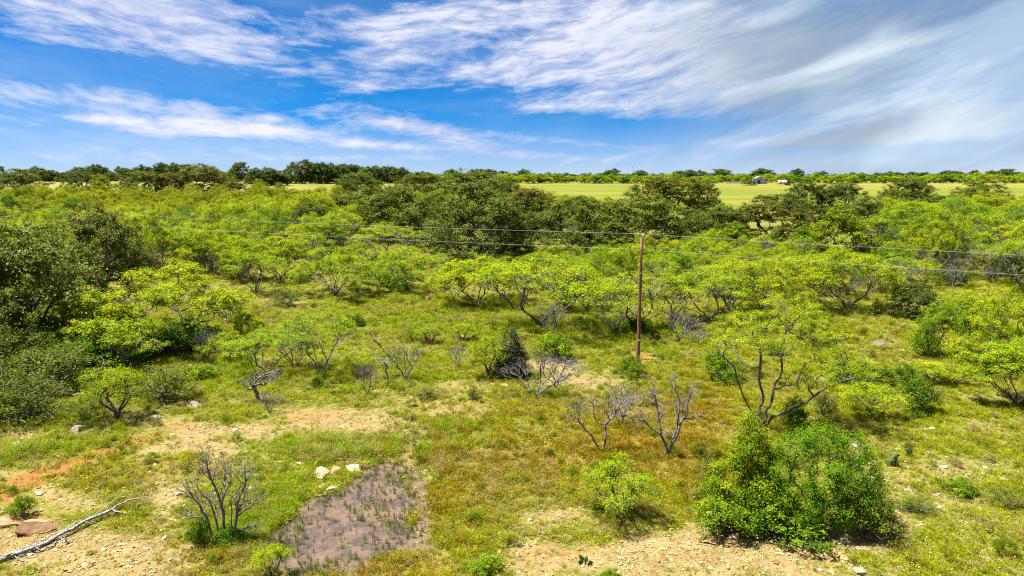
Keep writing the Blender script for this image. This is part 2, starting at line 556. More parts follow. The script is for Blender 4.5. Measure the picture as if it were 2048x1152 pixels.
def puddle(poly, z, mat, grow):
    c = np.mean(np.array(poly), axis=0)
    pts = []
    n = len(poly)
    for i in range(n):
        p0, p1, p2, p3 = [np.array(poly[(i + k) % n]) for k in (-1, 0, 1, 2)]
        for t in np.linspace(0, 1, 6, endpoint=False):
            q = 0.5 * ((2 * p1) + (-p0 + p2) * t + (2 * p0 - 5 * p1 + 4 * p2 - p3) * t * t + (-p0 + 3 * p1 - 3 * p2 + p3) * t ** 3)
            d = q - c
            L = np.linalg.norm(d)
            pts.append(q + d / L * (grow + 0.4 * math.sin(len(pts) * 1.9) + 0.35 * math.sin(len(pts) * 0.7)))
    v = np.array([[c[0], c[1], z]] + [[p[0], p[1], z] for p in pts])
    k = len(pts)
    f = np.array([[0, i + 1, (i + 1) % k + 1] for i in range(k)])
    o = link('puddle', mesh_from('puddle', v, [f], mat))
    o['kind'] = 'structure'
    return o


puddle(PUD, -0.10, water_material('muddy_water', (0.043, 0.032, 0.033), (0.092, 0.060, 0.042), 0.25), 0.5)
puddle(PUD2, -0.095, water_material('shallow_water', (0.075, 0.064, 0.055), (0.12, 0.095, 0.05), 0.3), -0.1)


# ------------------------------------------------------------------ plant materials
def leaf_material(name, cols, transl=0.32, spec=0.06, rough=0.65):
    """cols: three colours from old to young leaf"""
    m, nt = new_mat(name)
    g = NT(nt)
    tone = g.attr('tone').outputs['Fac']
    oi = g.n('ShaderNodeObjectInfo')
    c = g.mix(g.ramp(tone, 0.0, 0.5), cols[0], cols[1])
    c = g.mix(g.ramp(tone, 0.5, 1.0), c, cols[2])
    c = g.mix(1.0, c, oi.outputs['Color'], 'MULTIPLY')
    b = g.n('ShaderNodeBsdfPrincipled')
    g.l(c, b.inputs['Base Color'])
    b.inputs['Roughness'].default_value = rough
    b.inputs['Specular IOR Level'].default_value = spec
    t = g.n('ShaderNodeBsdfTranslucent')
    g.l(g.mix(1.0, c, (1.15, 1.05, 0.5), 'MULTIPLY'), t.inputs['Color'])
    mx = g.n('ShaderNodeMixShader')
    mx.inputs[0].default_value = transl
    g.l(b.outputs[0], mx.inputs[1])
    g.l(t.outputs[0], mx.inputs[2])
    o = g.n('ShaderNodeOutputMaterial')
    g.l(mx.outputs[0], o.inputs[0])
    return m


def bark_material(name, c1, c2):
    m, nt = new_mat(name)
    g = NT(nt)
    tc = g.n('ShaderNodeTexCoord').outputs['Object']
    n1 = g.noise(tc, 9.0, 5.0, 0.65)
    c = g.mix(g.ramp(n1, 0.32, 0.68), c1, c2)
    b = g.n('ShaderNodeBsdfPrincipled')
    g.l(c, b.inputs['Base Color'])
    b.inputs['Roughness'].default_value = 0.9
    b.inputs['Specular IOR Level'].default_value = 0.2
    o = g.n('ShaderNodeOutputMaterial')
    g.l(b.outputs[0], o.inputs[0])
    return m


M_MESQ = leaf_material('mesquite_leaf', [(0.092, 0.148, 0.003), (0.176, 0.238, 0.005), (0.275, 0.310, 0.010)], 0.43)
M_OAK = leaf_material('oak_leaf', [(0.038, 0.053, 0.005), (0.064, 0.085, 0.008), (0.122, 0.140, 0.020)], 0.33, 0.08)
M_SHRUB = leaf_material('shrub_leaf', [(0.040, 0.085, 0.003), (0.082, 0.148, 0.004), (0.190, 0.235, 0.007)], 0.40)
M_GREYSH = leaf_material('grey_shrub_leaf', [(0.045, 0.060, 0.003), (0.082, 0.098, 0.005), (0.150, 0.158, 0.012)], 0.30)
M_JUNI = leaf_material('juniper_leaf', [(0.014, 0.022, 0.010), (0.026, 0.038, 0.014), (0.055, 0.070, 0.022)], 0.08)
M_CACT = leaf_material('cactus_pad', [(0.045, 0.075, 0.022), (0.065, 0.100, 0.026), (0.09, 0.12, 0.03)], 0.0)
M_BARK = bark_material('mesquite_bark', (0.034, 0.027, 0.029), (0.115, 0.098, 0.104))
M_OBARK = bark_material('oak_bark', (0.030, 0.025, 0.022), (0.09, 0.078, 0.07))
M_DEAD = bark_material('dead_wood', (0.050, 0.042, 0.045), (0.185, 0.165, 0.172))
M_GREYW = bark_material('weathered_wood', (0.075, 0.066, 0.070), (0.27, 0.245, 0.25))


# ------------------------------------------------------------------ growing woody plants
def tubes(P0, P1, r0, r1, k):
    """tapered k-sided prisms, one per edge; (verts, quads)"""
    n = len(P0)
    d = P1 - P0
    L = np.linalg.norm(d, axis=1, keepdims=True) + 1e-9
    d = d / L
    P1 = P1 + d * (r1[:, None] * 0.35)
    ref = np.where(np.abs(d[:, 2:3]) < 0.9, np.array([[0, 0, 1.0]]), np.array([[1.0, 0, 0]]))
    u = np.cross(d, ref)
    u /= np.linalg.norm(u, axis=1, keepdims=True)
    w = np.cross(d, u)
    ang = np.arange(k) * 2 * math.pi / k
    ring = np.cos(ang)[None, :, None] * u[:, None, :] + np.sin(ang)[None, :, None] * w[:, None, :]
    va = P0[:, None, :] + ring * r0[:, None, None]
    vb = P1[:, None, :] + ring * r1[:, None, None]
    V = np.concatenate([va, vb], axis=1).reshape(-1, 3)
    base = (np.arange(n) * 2 * k)[:, None]
    i = np.arange(k)[None, :]
    j = (i + 1) % k
    F = np.stack([base + i, base + j, base + k + j, base + k + i], axis=2).reshape(-1, 4)
    return V, F


def skeleton(rg, stems, targets, bf=0.35, step=0.45, crook=0.10, sag=0.0):
    """balanced spanning growth: every target is wired to the cheapest node of what has grown so far"""
    cap = 40000
    P = np.zeros((cap, 3))
    par = np.full(cap, -1, int)
    plen = np.zeros(cap)
    n = 1

    def run(i0, q, cr):
        nonlocal n
        p = P[i0].copy()
        v = q - p
        L = np.linalg.norm(v)
        m = max(1, int(round(L / step)))
        off = rg.normal(0, 1, 3) * cr * L
        off2 = rg.normal(0, 1, 3) * cr * L * 0.5
        last = i0
        for s in range(1, m + 1):
            t = s / m
            c = p + v * t + off * math.sin(t * math.pi) + off2 * math.sin(t * 2 * math.pi)
            c[2] += -sag * L * math.sin(t * math.pi)
            P[n] = c
            par[n] = last
            plen[n] = plen[last] + np.linalg.norm(c - P[last])
            last = n
            n += 1
        return last

    for st in stems:
        last = 0
        for q in st:
            last = run(last, np.array(q, float), crook * 0.6)
    order = np.argsort(np.linalg.norm(targets, axis=1))
    tips = []
    for i in order:
        t = targets[i]
        d = np.linalg.norm(P[:n] - t, axis=1)
        cost = d + bf * plen[:n] + 0.5 * np.maximum(P[:n, 2] - t[2], 0)
        k = int(np.argmin(cost))
        if n > cap - 60:
            break
        tips.append((run(k, t, crook), i))
    return P[:n].copy(), par[:n].copy(), tips


def wood_mesh(name, P, par, tips, tip_r, expo, mat, max_r=None, min_edges_k=5):
    n = len(P)
    acc = np.zeros(n)
    for t, _ in tips:
        acc[t] += 1
    has = np.zeros(n, bool)
    for i in range(n - 1, 0, -1):
        if acc[i] == 0:
            acc[i] = 1
        acc[par[i]] += acc[i]
    r = tip_r * np.power(np.maximum(acc, 1), 1 / expo)
    if max_r:
        r = np.minimum(r, max_r)
    i = np.arange(1, n)
    r0, r1 = np.minimum(r[par[i]], r[i] * 1.35), r[i]
    big = r1 > tip_r * 3.0
    V, F, off = [], [], 0
    for sel, k in ((big, 7), (~big, 3)):
        if sel.any():
            v, f = tubes(P[par[i]][sel], P[i][sel], r0[sel], r1[sel], k)
            V.append(v)
            F.append(f + off)
            off += len(v)
    return mesh_from(name, np.concatenate(V), [np.concatenate(F)], mat, True), r


def leaf_cards(rg, centres, n_each, spread, flat, L, W, droop=0.0, tone_spread=0.25, tone_c=None, up=0.7, dirs=None):
    """rhombic leaf cards in loose clumps; returns verts, quads, per-vertex tone"""
    N = len(centres) * n_each
    ci = np.repeat(np.arange(len(centres)), n_each)
    g = rg.normal(0, 1, (N, 3))
    g *= (0.35 + 0.65 * rg.random((N, 1)))
    sp = spread[ci] if np.ndim(spread) else spread
    off = g * np.c_[np.ones(N), np.ones(N), np.full(N, flat)] * (sp[:, None] if np.ndim(sp) else sp) * 0.62
    c = centres[ci] + off
    c[:, 2] -= droop * np.hypot(off[:, 0], off[:, 1])
    nrm = rg.normal(0, 0.75, (N, 3)) + np.array([0, 0, up])
    if dirs is not None:
        nrm = nrm + 0.8 * dirs[ci]
    nrm /= np.linalg.norm(nrm, axis=1, keepdims=True)
    ax = np.cross(nrm, rg.normal(0, 1, (N, 3)))
    ax /= np.linalg.norm(ax, axis=1, keepdims=True) + 1e-9
    bx = np.cross(nrm, ax)
    s = rg.uniform(0.65, 1.35, (N, 1))
    a, b = ax * L * 0.5 * s, bx * W * 0.5 * s
    V = np.stack([c - a, c + b, c + a * 1.0, c - b], axis=1).reshape(-1, 3)
    F = np.arange(N * 4).reshape(-1, 4)
    ct = rg.random(len(centres)) if tone_c is None else tone_c
    tone = np.clip(ct[ci] + rg.normal(0, tone_spread, N) * 0.6, 0, 1)
    return V, F, np.repeat(tone, 4)


def lobe_points(rg, lobes, total, shell=0.55, up=0.25):
    """clump centres on and in a set of ellipsoids (x, y, z, rx, ry, rz)"""
    w = np.array([l[3] * l[4] + l[3] * l[5] for l in lobes])
    cnt = np.maximum(3, (w / w.sum() * total).astype(int))
    out, dirs = [], []
    for l, k in zip(lobes, cnt):
        d = rg.normal(0, 1, (k, 3)) + np.array([0, 0, up])
        d /= np.linalg.norm(d, axis=1, keepdims=True)
        rad = shell + (1 - shell) * rg.random((k, 1))
        out.append(np.array(l[:3]) + d * rad * np.array(l[3:6]))
        dirs.append(d / np.array(l[3:6]) * l[3])
    dirs = np.concatenate(dirs)
    return np.concatenate(out), dirs / np.linalg.norm(dirs, axis=1, keepdims=True)


class Proto:
    pass


PROTO = {}


def make_plant(key, name, seed, lobes, stems, clumps, leaves, spread, flat, L, W, leaf_mat, bark_mat, tip_r=0.012, expo=2.25, bf=0.35, step=0.45, crook=0.09,
               shell=0.55, up=0.25, bare_tips=0, droop=0.0, min_z=0.15, max_r=None, leaf_up=0.7, trim=None):
    rg = np.random.default_rng(seed)
    pts, dirs = lobe_points(rg, lobes, clumps, shell, up)
    ok = pts[:, 2] > min_z
    pts, dirs = pts[ok], dirs[ok]
    tgt = pts
    if bare_tips:
        bt = lobe_points(rg, [(l[0], l[1], l[2] - 0.25 * l[5], l[3] * 1.02, l[4] * 1.02, l[5] * 0.95) for l in lobes], bare_tips, 0.35, -0.1)[0]
        bt = bt[bt[:, 2] > min_z]
        tgt = np.concatenate([pts, bt])
    P, par, tips = skeleton(rg, stems, tgt, bf, step, crook)
    wood, _r = wood_mesh(name + '_trunk', P, par, tips, tip_r, expo, bark_mat, max_r)
    pr = Proto()
    pr.key, pr.name, pr.wood, pr.crown = key, name, wood, None
    allp = P
    if leaves:
        sp = spread * rg.uniform(0.7, 1.35, len(pts))
        zt = (pts[:, 2] - pts[:, 2].min()) / (np.ptp(pts[:, 2]) + 1e-6)
        tone_c = np.clip(rg.normal(0.48, 0.22, len(pts)), 0.02, 0.98)
        V, F, tone = leaf_cards(rg, pts, leaves, sp, flat, L, W, droop, 0.25, tone_c, leaf_up, dirs)
        keep = V[::4, 2] > 0.02
        keep4 = np.repeat(keep, 4)
        V, tone = V[keep4], tone[keep4]
        F = np.arange(len(V)).reshape(-1, 4)
        pr.crown = mesh_from(name + '_crown', V, [F], leaf_mat)
        fattr(pr.crown, 'tone', tone)
        allp = V
    lo, hi = np.percentile(allp, 1.5, axis=0), np.percentile(allp, 98.5, axis=0)
    pr.h = float(hi[2])
    pr.w = float(max(hi[0] - lo[0], 0.1))
    pr.cx = float((hi[0] + lo[0]) / 2)
    PROTO[key] = pr
    return pr


def stems_of(rg, n, height, spread, split=0.0, base=0.0):
    out = []
    a0 = rg.random() * 6.28
    for i in range(n):
        a = a0 + i * 6.283 / n + rg.normal(0, 0.35)
        r = spread * rg.uniform(0.6, 1.2)
        h = height * rg.uniform(0.75, 1.15)
        b = base * rg.uniform(0.4, 1.0)
        out.append([(math.cos(a) * (b + r * 0.22), math.sin(a) * (b + r * 0.22), h * 0.45), (math.cos(a) * (b + r), math.sin(a) * (b + r), h)])
    return out


def dome_lobes(rg, n, W, z0, H, lobe, flat, low=0.5):
    """n lobes spread over a dome of width W rising from z0 to H"""
    out = []
    for i in range(n):
        f = math.sqrt((i + 0.5) / n)
        a = i * 2.39996 + rg.normal(0, 0.3)
        rr = f * (W / 2 - lobe * 0.75) * rg.uniform(0.85, 1.1)
        zt = z0 + (H - z0) * (1 - low * f * f) * rg.uniform(0.88, 1.06)
        l = lobe * rg.uniform(0.75, 1.25)
        out.append((math.cos(a) * rr, math.sin(a) * rr, zt - l * flat, l, l, l * flat))
    return out


# mesquites in leaf, five metres tall
for i in range(8):
    rg = np.random.default_rng(100 + i)
    W, H = rg.uniform(5.2, 7.4), rg.uniform(4.6, 5.6)
    lob = dome_lobes(rg, int(rg.integers(9, 14)), W, 1.6, H, rg.uniform(0.85, 1.15), rg.uniform(.6, .85) if i < 5 else rg.uniform(.9, 1.15), rg.uniform(.45, .72) if i < 5 else rg.uniform(.75, .95))
    make_plant('mesq%d' % i, 'mesquite_tree', 200 + i, lob, stems_of(rg, int(rng.integers(4, 9)), 1.9, 1.5, base=0.14), 250, 92, 0.31, 0.66, 0.115, 0.038, M_MESQ, M_BARK if i % 3 else M_DEAD,
               tip_r=0.0078, expo=2.9, bf=0.5, crook=0.12, bare_tips=260, droop=0.25, shell=0.5, up=0.35, min_z=0.8)
# thin mesquites with much bare wood
for i in range(5):
    rg = np.random.default_rng(140 + i)
    W, H = rg.uniform(5.4, 7.0), rg.uniform(4.4, 5.2)
    lob = dome_lobes(rg, 9, W, 1.6, H, 1.05, 0.58, 0.5)
    make_plant('thin%d' % i, 'mesquite_tree', 240 + i, lob, stems_of(rg, int(rg.integers(5, 9)), 1.9, 1.4, base=0.15), 160, 66, 0.30, 0.62, 0.11, 0.036, M_MESQ, M_DEAD if i % 2 else M_BARK,
               tip_r=0.0085, expo=2.8, bf=0.55, crook=0.10, bare_tips=230, droop=0.25, up=0.5, min_z=0.7)
# live oaks, nine metres
for i in range(5):
    rg = np.random.default_rng(160 + i)
    W, H = rg.uniform(10.0, 12.0), rg.uniform(8.4, 9.6)
    lob = dome_lobes(rg, 22, W, 1.5, H, 1.55, 0.80, 0.62)
    lob += [(math.cos(k) * W * 0.35, math.sin(k) * W * 0.35, 1.7, 1.9, 1.9, 1.5) for k in np.arange(7) * 0.9]
    make_plant('oak%d' % i, 'oak_tree', 260 + i, lob, [[(0.1, 0, 1.2), (0.3, 0.1, 2.2)], [(-0.1, 0.1, 1.2), (-0.8, 0.4, 2.6)], [(0, -0.1, 1.2), (0.5, -0.8, 2.7)]], 520, 66, 0.50, 0.70, 0.19, 0.115, M_OAK, M_OBARK,
               tip_r=0.016, expo=2.3, bf=0.3, step=0.8, crook=0.10, shell=0.66, up=0.30, min_z=0.7, bare_tips=60, leaf_up=0.9)
# far scrub and far oaks, coarser leaf sprays
for i in range(4):
    rg = np.random.default_rng(180 + i)
    lob = dome_lobes(rg, 9, 6.4, 0.4, 4.6, 1.35, 0.8, 0.6)
    make_plant('scrub%d' % i, 'scrub_tree', 280 + i, lob, stems_of(rg, 3, 1.2, 0.7), 120, 40, 0.5, 0.75, 0.26, 0.15, M_SHRUB, M_BARK, tip_r=0.014, expo=2.4, step=0.8, shell=0.55, min_z=0.2)
    lob = dome_lobes(rg, 13, 12.0, 1.6, 10.0, 2.0, 0.8, 0.55)
    lob += [(math.cos(k) * 3.6, math.sin(k) * 3.6, 2.2, 2.2, 2.2, 1.9) for k in np.arange(7) * 0.9]
    make_plant('foak%d' % i, 'oak_tree', 290 + i, lob, [[(0.1, 0, 1.8), (0.3, 0.1, 3.4)], [(-0.1, 0.1, 1.6), (-0.9, 0.4, 3.6)]], 230, 40, 0.85, 0.75, 0.48, 0.30, M_OAK, M_OBARK, tip_r=0.025, expo=2.4, step=1.2, shell=0.6, min_z=0.5)
rg = np.random.default_rng(190)
make_plant('greentree', 'green_tree', 390, dome_lobes(rg, 16, 7.0, 1.2, 8.4, 1.25, 0.85, 0.6) + [(math.cos(k) * 2.2, math.sin(k) * 2.2, 1.8, 1.4, 1.4, 1.2) for k in np.arange(6) * 1.05], [[(0.1, 0, 1.2), (0.2, 0.1, 3.0)], [(-0.1, 0.1, 1.2), (-0.7, 0.4, 2.6)]], 420, 70, 0.38, 0.75, 0.15, 0.09, M_SHRUB, M_BARK,
           tip_r=0.012, expo=2.4, step=0.6, shell=0.6, min_z=0.5)
# leafless bushes, two metres
for i in range(5):
    rg = np.random.default_rng(300 + i)
    lob = dome_lobes(rg, 7, rg.uniform(2.6, 3.4), 0.9, 2.2, 0.62, 0.7, 0.35)
    make_plant('dead%d' % i, 'dead_bush', 310 + i, lob, stems_of(rg, int(rg.integers(5, 8)), 0.9, 0.55, base=0.12), 300, 0, 0, 0, 0, 0, None, M_DEAD, tip_r=0.006, expo=2.6, bf=0.65, step=0.2, crook=0.10, shell=0.35, up=0.4, min_z=0.35)
# leafy bushes
for i in range(4):
    rg = np.random.default_rng(330 + i)
    lob = dome_lobes(rg, 8, 2.6, 0.3, 1.9, 0.62, 0.8, 0.6)
    make_plant('bush%d' % i, 'bush', 340 + i, lob, stems_of(rg, 5, 0.6, 0.4), 120, 52, 0.26, 0.8, 0.085, 0.05, M_SHRUB, M_BARK, tip_r=0.008, step=0.25, shell=0.55, min_z=0.1)
    make_plant('grey%d' % i, 'bush', 350 + i, lob, stems_of(rg, 6, 0.7, 0.5), 110, 60, 0.26, 0.8, 0.06, 0.032, M_GREYSH, M_DEAD, tip_r=0.008, step=0.25, shell=0.5, min_z=0.1, bare_tips=60)
# a small feathery mesquite shrub
for i in range(3):
    rg = np.random.default_rng(360 + i)
    lob = dome_lobes(rg, 8, 3.0, 0.7, 2.4, 0.62, 0.6, 0.5)
    make_plant('small%d' % i, 'mesquite_shrub', 370 + i, lob, stems_of(rg, 4, 0.9, 0.5), 120, 84, 0.27, 0.65, 0.070, 0.026, M_MESQ, M_BARK, tip_r=0.009, step=0.28, bf=0.4, bare_tips=60, droop=0.2, min_z=0.3, crook=0.10)

# hero plants, built in their own metres (x right, y away, z up)
make_plant('hero', 'mesquite_tree', 401,
           [(-0.6, 0.2, 5.6, 1.3, 1.3, .55), (0.9, 0.4, 6.3, 1.1, 1.2, .6), (-1.6, -0.3, 4.9, 1.0, 1.2, .5), (0.2, -1.0, 4.7, 1.2, 1.0, .5), (1.6, 1.0, 5.2, 1.1, 1.1, .5), (2.9, 0.0, 3.7, 1.2, 1.3, .8),
            (4.1, -0.4, 3.2, 1.0, 1.0, .7), (2.0, -0.9, 3.2, 1.0, .9, .6), (1.6, 0.4, 2.6, .9, .9, .5), (3.4, 0.8, 4.5, .8, 1.0, .4), (-0.6, 1.6, 4.4, 1.0, 1.0, .5), (2.4, 0.9, 6.0, .6, .7, .35)],
           [[(-0.3, 0, 0.8), (-0.9, 0.1, 2.2), (-1.5, 0, 3.6)], [(-0.05, 0.1, 1.2), (-0.1, 0.2, 2.6), (-0.3, 0.2, 4.4)], [(0.2, 0.0, 1.1), (0.6, 0.2, 2.4), (0.9, 0.3, 4.6)], [(0.5, 0, 0.8), (1.8, -0.2, 1.6), (3.2, -0.3, 2.7)],
            [(-0.5, -0.2, 0.9), (-1.6, -0.4, 1.5), (-2.7, -0.4, 2.1)], [(0.1, 0.3, 1.0), (0.3, 0.9, 2.4)]],
           300, 110, 0.28, 0.6, 0.066, 0.026, M_MESQ, M_BARK, tip_r=0.0088, expo=2.75, bf=0.35, step=0.3, crook=0.08, bare_tips=170, droop=0.2, up=0.35, min_z=0.9)
make_plant('deadtree', 'dead_tree', 402,
           [(-0.9, 0, 2.9, .5, .6, .7), (0.1, 0.1, 3.4, .5, .6, .5), (1.2, 0, 3.0, .6, .6, .5), (0.7, 0.3, 2.4, .7, .7, .6), (-1.5, 0, 1.9, .6, .5, .35), (-0.4, 0.3, 2.0, .5, .5, .5), (1.5, -0.2, 1.9, .45, .5, .3), (-2.5, 0.1, 1.9, .5, .3, .25)],
           [[(-0.12, 0, .55), (-0.55, 0, 1.5), (-0.8, 0, 2.6)], [(0.15, 0, .6), (0.45, 0.1, 1.4), (0.25, 0.1, 3.0)], [(0.2, 0, .6), (0.7, 0, 1.7), (1.0, 0, 2.6)], [(-0.2, 0, .7), (-1.2, 0, 1.5), (-2.2, 0.1, 1.8)]],
           800, 0, 0, 0, 0, 0, None, M_DEAD, tip_r=0.0055, expo=2.35, bf=0.35, step=0.2, crook=0.11, shell=0.1, up=0.2, min_z=0.8)
make_plant('deadtwo', 'dead_tree', 403,
           [(-1.0, 0, 2.0, .6, .5, .5), (-0.3, 0.2, 2.2, .5, .5, .6), (0.6, 0.2, 2.0, .6, .6, .6), (1.2, 0.3, 2.2, .6, .6, .5), (-1.5, 0, 1.6, .4, .4, .3)],
           [[(-0.3, 0, .5), (-0.8, 0, 1.2)], [(0.15, 0, .6), (0.35, 0.1, 1.4)]],
           340, 0, 0, 0, 0, 0, None, M_DEAD, tip_r=0.0058, expo=2.45, bf=0.45, step=0.2, crook=0.12, shell=0.2, up=0.3, min_z=0.7)
make_plant('leafless', 'leafless_shrub', 404,
           [(-0.5, 0, 3.0, .5, .5, .8), (0.2, 0.1, 2.6, .6, .6, .8), (1.0, 0, 2.6, .5, .5, .8), (-1.2, 0, 2.0, .5, .5, .6), (0.7, 0, 1.7, .7, .6, .6), (-0.6, 0.2, 1.5, .7, .6, .6), (1.5, -0.1, 1.8, .4, .4, .4), (-1.4, 0, 1.1, .4, .4, .3), (1.1, 0, .6, .5, .4, .2)],
           [[(-0.45, 0, .4), (-0.7, 0, 1.2), (-1.1, 0, 2.0)], [(0.05, 0, .5), (0.0, 0, 1.4), (-0.4, 0, 2.8)], [(0.4, 0, .4), (0.55, 0, 1.2), (0.95, 0, 2.5)], [(-0.25, .1, .4), (-0.35, .1, 1.2)], [(0.3, 0.1, .5), (0.3, .1, 1.5)]],
           1100, 0, 0, 0, 0, 0, None, M_DEAD, tip_r=0.0058, expo=2.6, bf=0.6, step=0.2, crook=0.05, shell=0.2, up=0.5, min_z=0.4)
make_plant('limebush', 'bush', 405,
           [(0.1, 0, 3.2, .45, .5, .7), (0.0, 0.1, 2.4, .7, .7, .7), (0.5, 0.2, 2.2, .6, .6, .7), (-0.5, 0, 1.5, .8, .8, .7), (0.4, -0.2, 1.4, .9, .8, .7), (-1.0, 0, 0.9, .7, .7, .6), (0.0, -0.4, 0.7, 1.0, .8, .6), (0.9, 0, 0.9, .7, .7, .7)],
           [[(0.05, 0, .8), (0.05, 0, 2.2)], [(-0.2, 0, .6), (-0.5, 0, 1.2)], [(0.3, 0, .6), (0.5, 0, 1.6)]],
           340, 110, 0.23, 0.85, 0.058, 0.034, M_SHRUB, M_BARK, tip_r=0.008, step=0.25, shell=0.6, min_z=0.1, bare_tips=30)
make_plant('bigbush', 'bush', 406,
           [(-0.8, 0, 2.7, .8, .8, .55), (0.2, 0.2, 2.9, .9, .9, .55), (1.2, 0, 2.6, .8, .8, .6), (-1.4, 0, 1.9, .8, .8, .7), (1.8, 0, 1.8, .7, .8, .7), (0.0, -0.8, 1.9, .9, .7, .7), (0.9, -0.8, 1.6, .9, .7, .7), (-0.9, -0.8, 1.2, .9, .7, .7),
            (1.6, -0.6, .9, .9, .8, .6), (0.3, -1.0, .8, 1.0, .7, .6), (-1.6, -0.4, .8, .7, .7, .6), (2.3, -.2, .7, .6, .6, .5)],
           stems_of(np.random.default_rng(5), 7, 1.3, 0.9, base=0.2), 500, 100, 0.26, 0.85, 0.058, 0.032, M_SHRUB, M_BARK, tip_r=0.008, step=0.28, shell=0.62, min_z=0.1, bare_tips=60)
make_plant('juniper', 'juniper_bush', 407,
           [(0, 0, 2.2, .35, .35, .5), (0, 0, 1.7, .55, .55, .5), (0, 0, 1.2, .75, .75, .5), (0.1, 0, .7, .85, .85, .45), (-.2, 0, .4, .8, .8, .35)],
           [[(0, 0, 1.0), (0, 0, 2.0)]], 190, 70, 0.17, 1.1, 0.075, 0.03, M_JUNI, M_BARK, tip_r=0.008, step=0.3, shell=0.55, min_z=0.1, up=0.1, leaf_up=0.2)
make_plant('deadwide', 'dead_bush', 408,
           [(-1.3, 0, 1.5, .6, .5, .25), (-0.7, 0.2, 1.7, .6, .6, .5), (0.1, 0, 2.2, .5, .6, .5), (0.8, 0.1, 2.1, .6, .6, .5), (1.6, 0, 1.9, .6, .5, .35), (1.4, 0.2, 1.1, .7, .6, .35), (2.2, 0, 1.5, .4, .3, .3)],
           stems_of(np.random.default_rng(8), 12, 1.1, 1.0, base=0.12), 460, 0, 0, 0, 0, 0, None, M_DEAD, tip_r=0.006, expo=2.7, bf=0.75, step=0.2, crook=0.10, shell=0.25, up=0.3, min_z=0.5)
make_plant('tangle', 'dead_bush', 409,
           [(-0.4, 0, 1.0, .5, .5, .4), (0.3, 0, 1.2, .6, .5, .4), (0.9, 0.1, 1.2, .5, .5, .35), (-0.7, 0, .8, .4, .4, .3)],
           [[(0.05, 0, .4)], [(-0.1, 0.05, .4), (-.2, 0, .7)]], 260, 0, 0, 0, 0, 0, None, M_DEAD, tip_r=0.008, expo=2.4, bf=0.35, step=0.15, crook=0.22, shell=0.1, min_z=0.3)
make_plant('leaner', 'dead_sapling', 410, [(-1.5, 0, 1.9, .35, .2, .3), (-1.0, 0, 1.6, .25, .2, .3)], [[(-0.35, 0, .55), (-1.0, 0, 1.25), (-1.5, 0, 1.9)]], 22, 0, 0, 0, 0, 0, None, M_DEAD, tip_r=0.011, expo=2.0, bf=0.2, step=0.2, crook=0.10, min_z=0.5)
make_plant('upright', 'dead_sapling', 411, [(0, 0, 1.4, .3, .3, .4), (-.5, 0, 1.5, .3, .2, .3)], [[(-0.05, 0, .6), (-0.1, 0, 1.2)]], 26, 0, 0, 0, 0, 0, None, M_DEAD, tip_r=0.009, expo=2.0, bf=0.3, step=0.2, crook=0.12, min_z=0.4)


# ------------------------------------------------------------------ placing things
THINGS = []          # (object, screen px, category word, short phrase for use as a landmark)
USED = set()


def tag(o, label, cat, group=None):
    if label:
        o['label'] = label
    o['category'] = cat
    if group:
        o['group'] = group


def put(key, x, y, h, w=None, rot=None, tint=(1, 1, 1), label=None, cat='tree', group=None, name=None, lm=None, zoff=0.0, wood_tint=None):
    """stand a plant at world x, y with height h and crown width w"""
    pr = PROTO[key]
    e = bpy.data.objects.new(name or pr.name, None)
    COL.objects.link(e)
    e.empty_display_size = 0.3
    z = float(terrain(x, y))
    sz = h / pr.h
    sx = (w / pr.w) if w else sz
    sx = min(max(sx, sz * 0.6), sz * 1.7)
    e.location = (x, y, z - 0.03 + zoff)
    el_ = random.uniform(.88, 1.14) if rot is None else 1.0
    e.scale = (sx * el_, sx / el_, sz)
    e.rotation_euler = (random.gauss(0, .045), random.gauss(0, .045), random.uniform(0, 6.283)) if rot is None else (0, 0, rot)
    t = link('trunk' if pr.crown is not None else 'stems', pr.wood, e)
    if pr.crown is not None:
        c = link('crown', pr.crown, e)
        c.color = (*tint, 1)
    tag(e, label, cat, group)
    p = project(x, y, z + h * 0.5)
    THINGS.append([e, float(p[0]), float(p[1]), cat, lm, key, h, tint, (x, y)])
    return e


def at(key, px, py, h_px, w_px=None, **kw):
    """the same, measured in photo pixels: base at px, py; height and width as seen"""
    x, y, z = ground_at(px, py)
    p = project(x, y, z)
    m = p[2] / FPX
    return put(key, x, y, h_px * m, (w_px * m) if w_px else None, **kw)


YG, LG, OL, GR, DK = (1.12, 1.08, .8), (.98, 1.05, .9), (.78, .82, 1.0), (.8, .92, 1.3), (.62, .70, .9)
MS, OK_, DB, BU, SH = 'mesquite', 'oak', 'dead bush', 'bush', 'shrub'

# -- hand placed, nearest first
at('leafless', 448, 1085, 192, 170, rot=0.0, cat='shrub', label='tall leafless grey shrub standing beside the muddy puddle', lm='the leafless shrub by the puddle')
at('deadtree', 1336, 913, 172, 160, rot=0.0, cat='dead tree', label='bare dead tree with forked dark trunk, larger of the two in the golden grass', lm='the forked dead tree')
at('deadtwo', 1202, 903, 120, 150, rot=0.0, cat='dead tree', label='small bare V-shaped dead tree beside the larger forked one', lm='the V-shaped dead tree')
at('dead1', 1243, 852, 88, 80, rot=0.4, cat=DB, label='fine-twigged dead bush behind the V-shaped dead tree', lm='the fine-twigged dead bush')
at('small0', 1240, 1032, 118, 130, rot=1.0, cat=SH, tint=LG, label='small airy mesquite shrub alone at the edge of the bare gravel', lm='the airy shrub by the gravel')
at('hero', 1520, 862, 268, 310, rot=0.0, cat=MS, tint=(1.15, 1.12, .9), label='large open mesquite with low limb reaching over the dark bush clump', lm='the large open mesquite')
at('limebush', 1486, 1040, 206, 150, rot=0.0, cat=BU, tint=(1.35, 1.22, .9), label='tall pointed lime green bush at the near end of the big thicket', lm='the pointed lime bush')
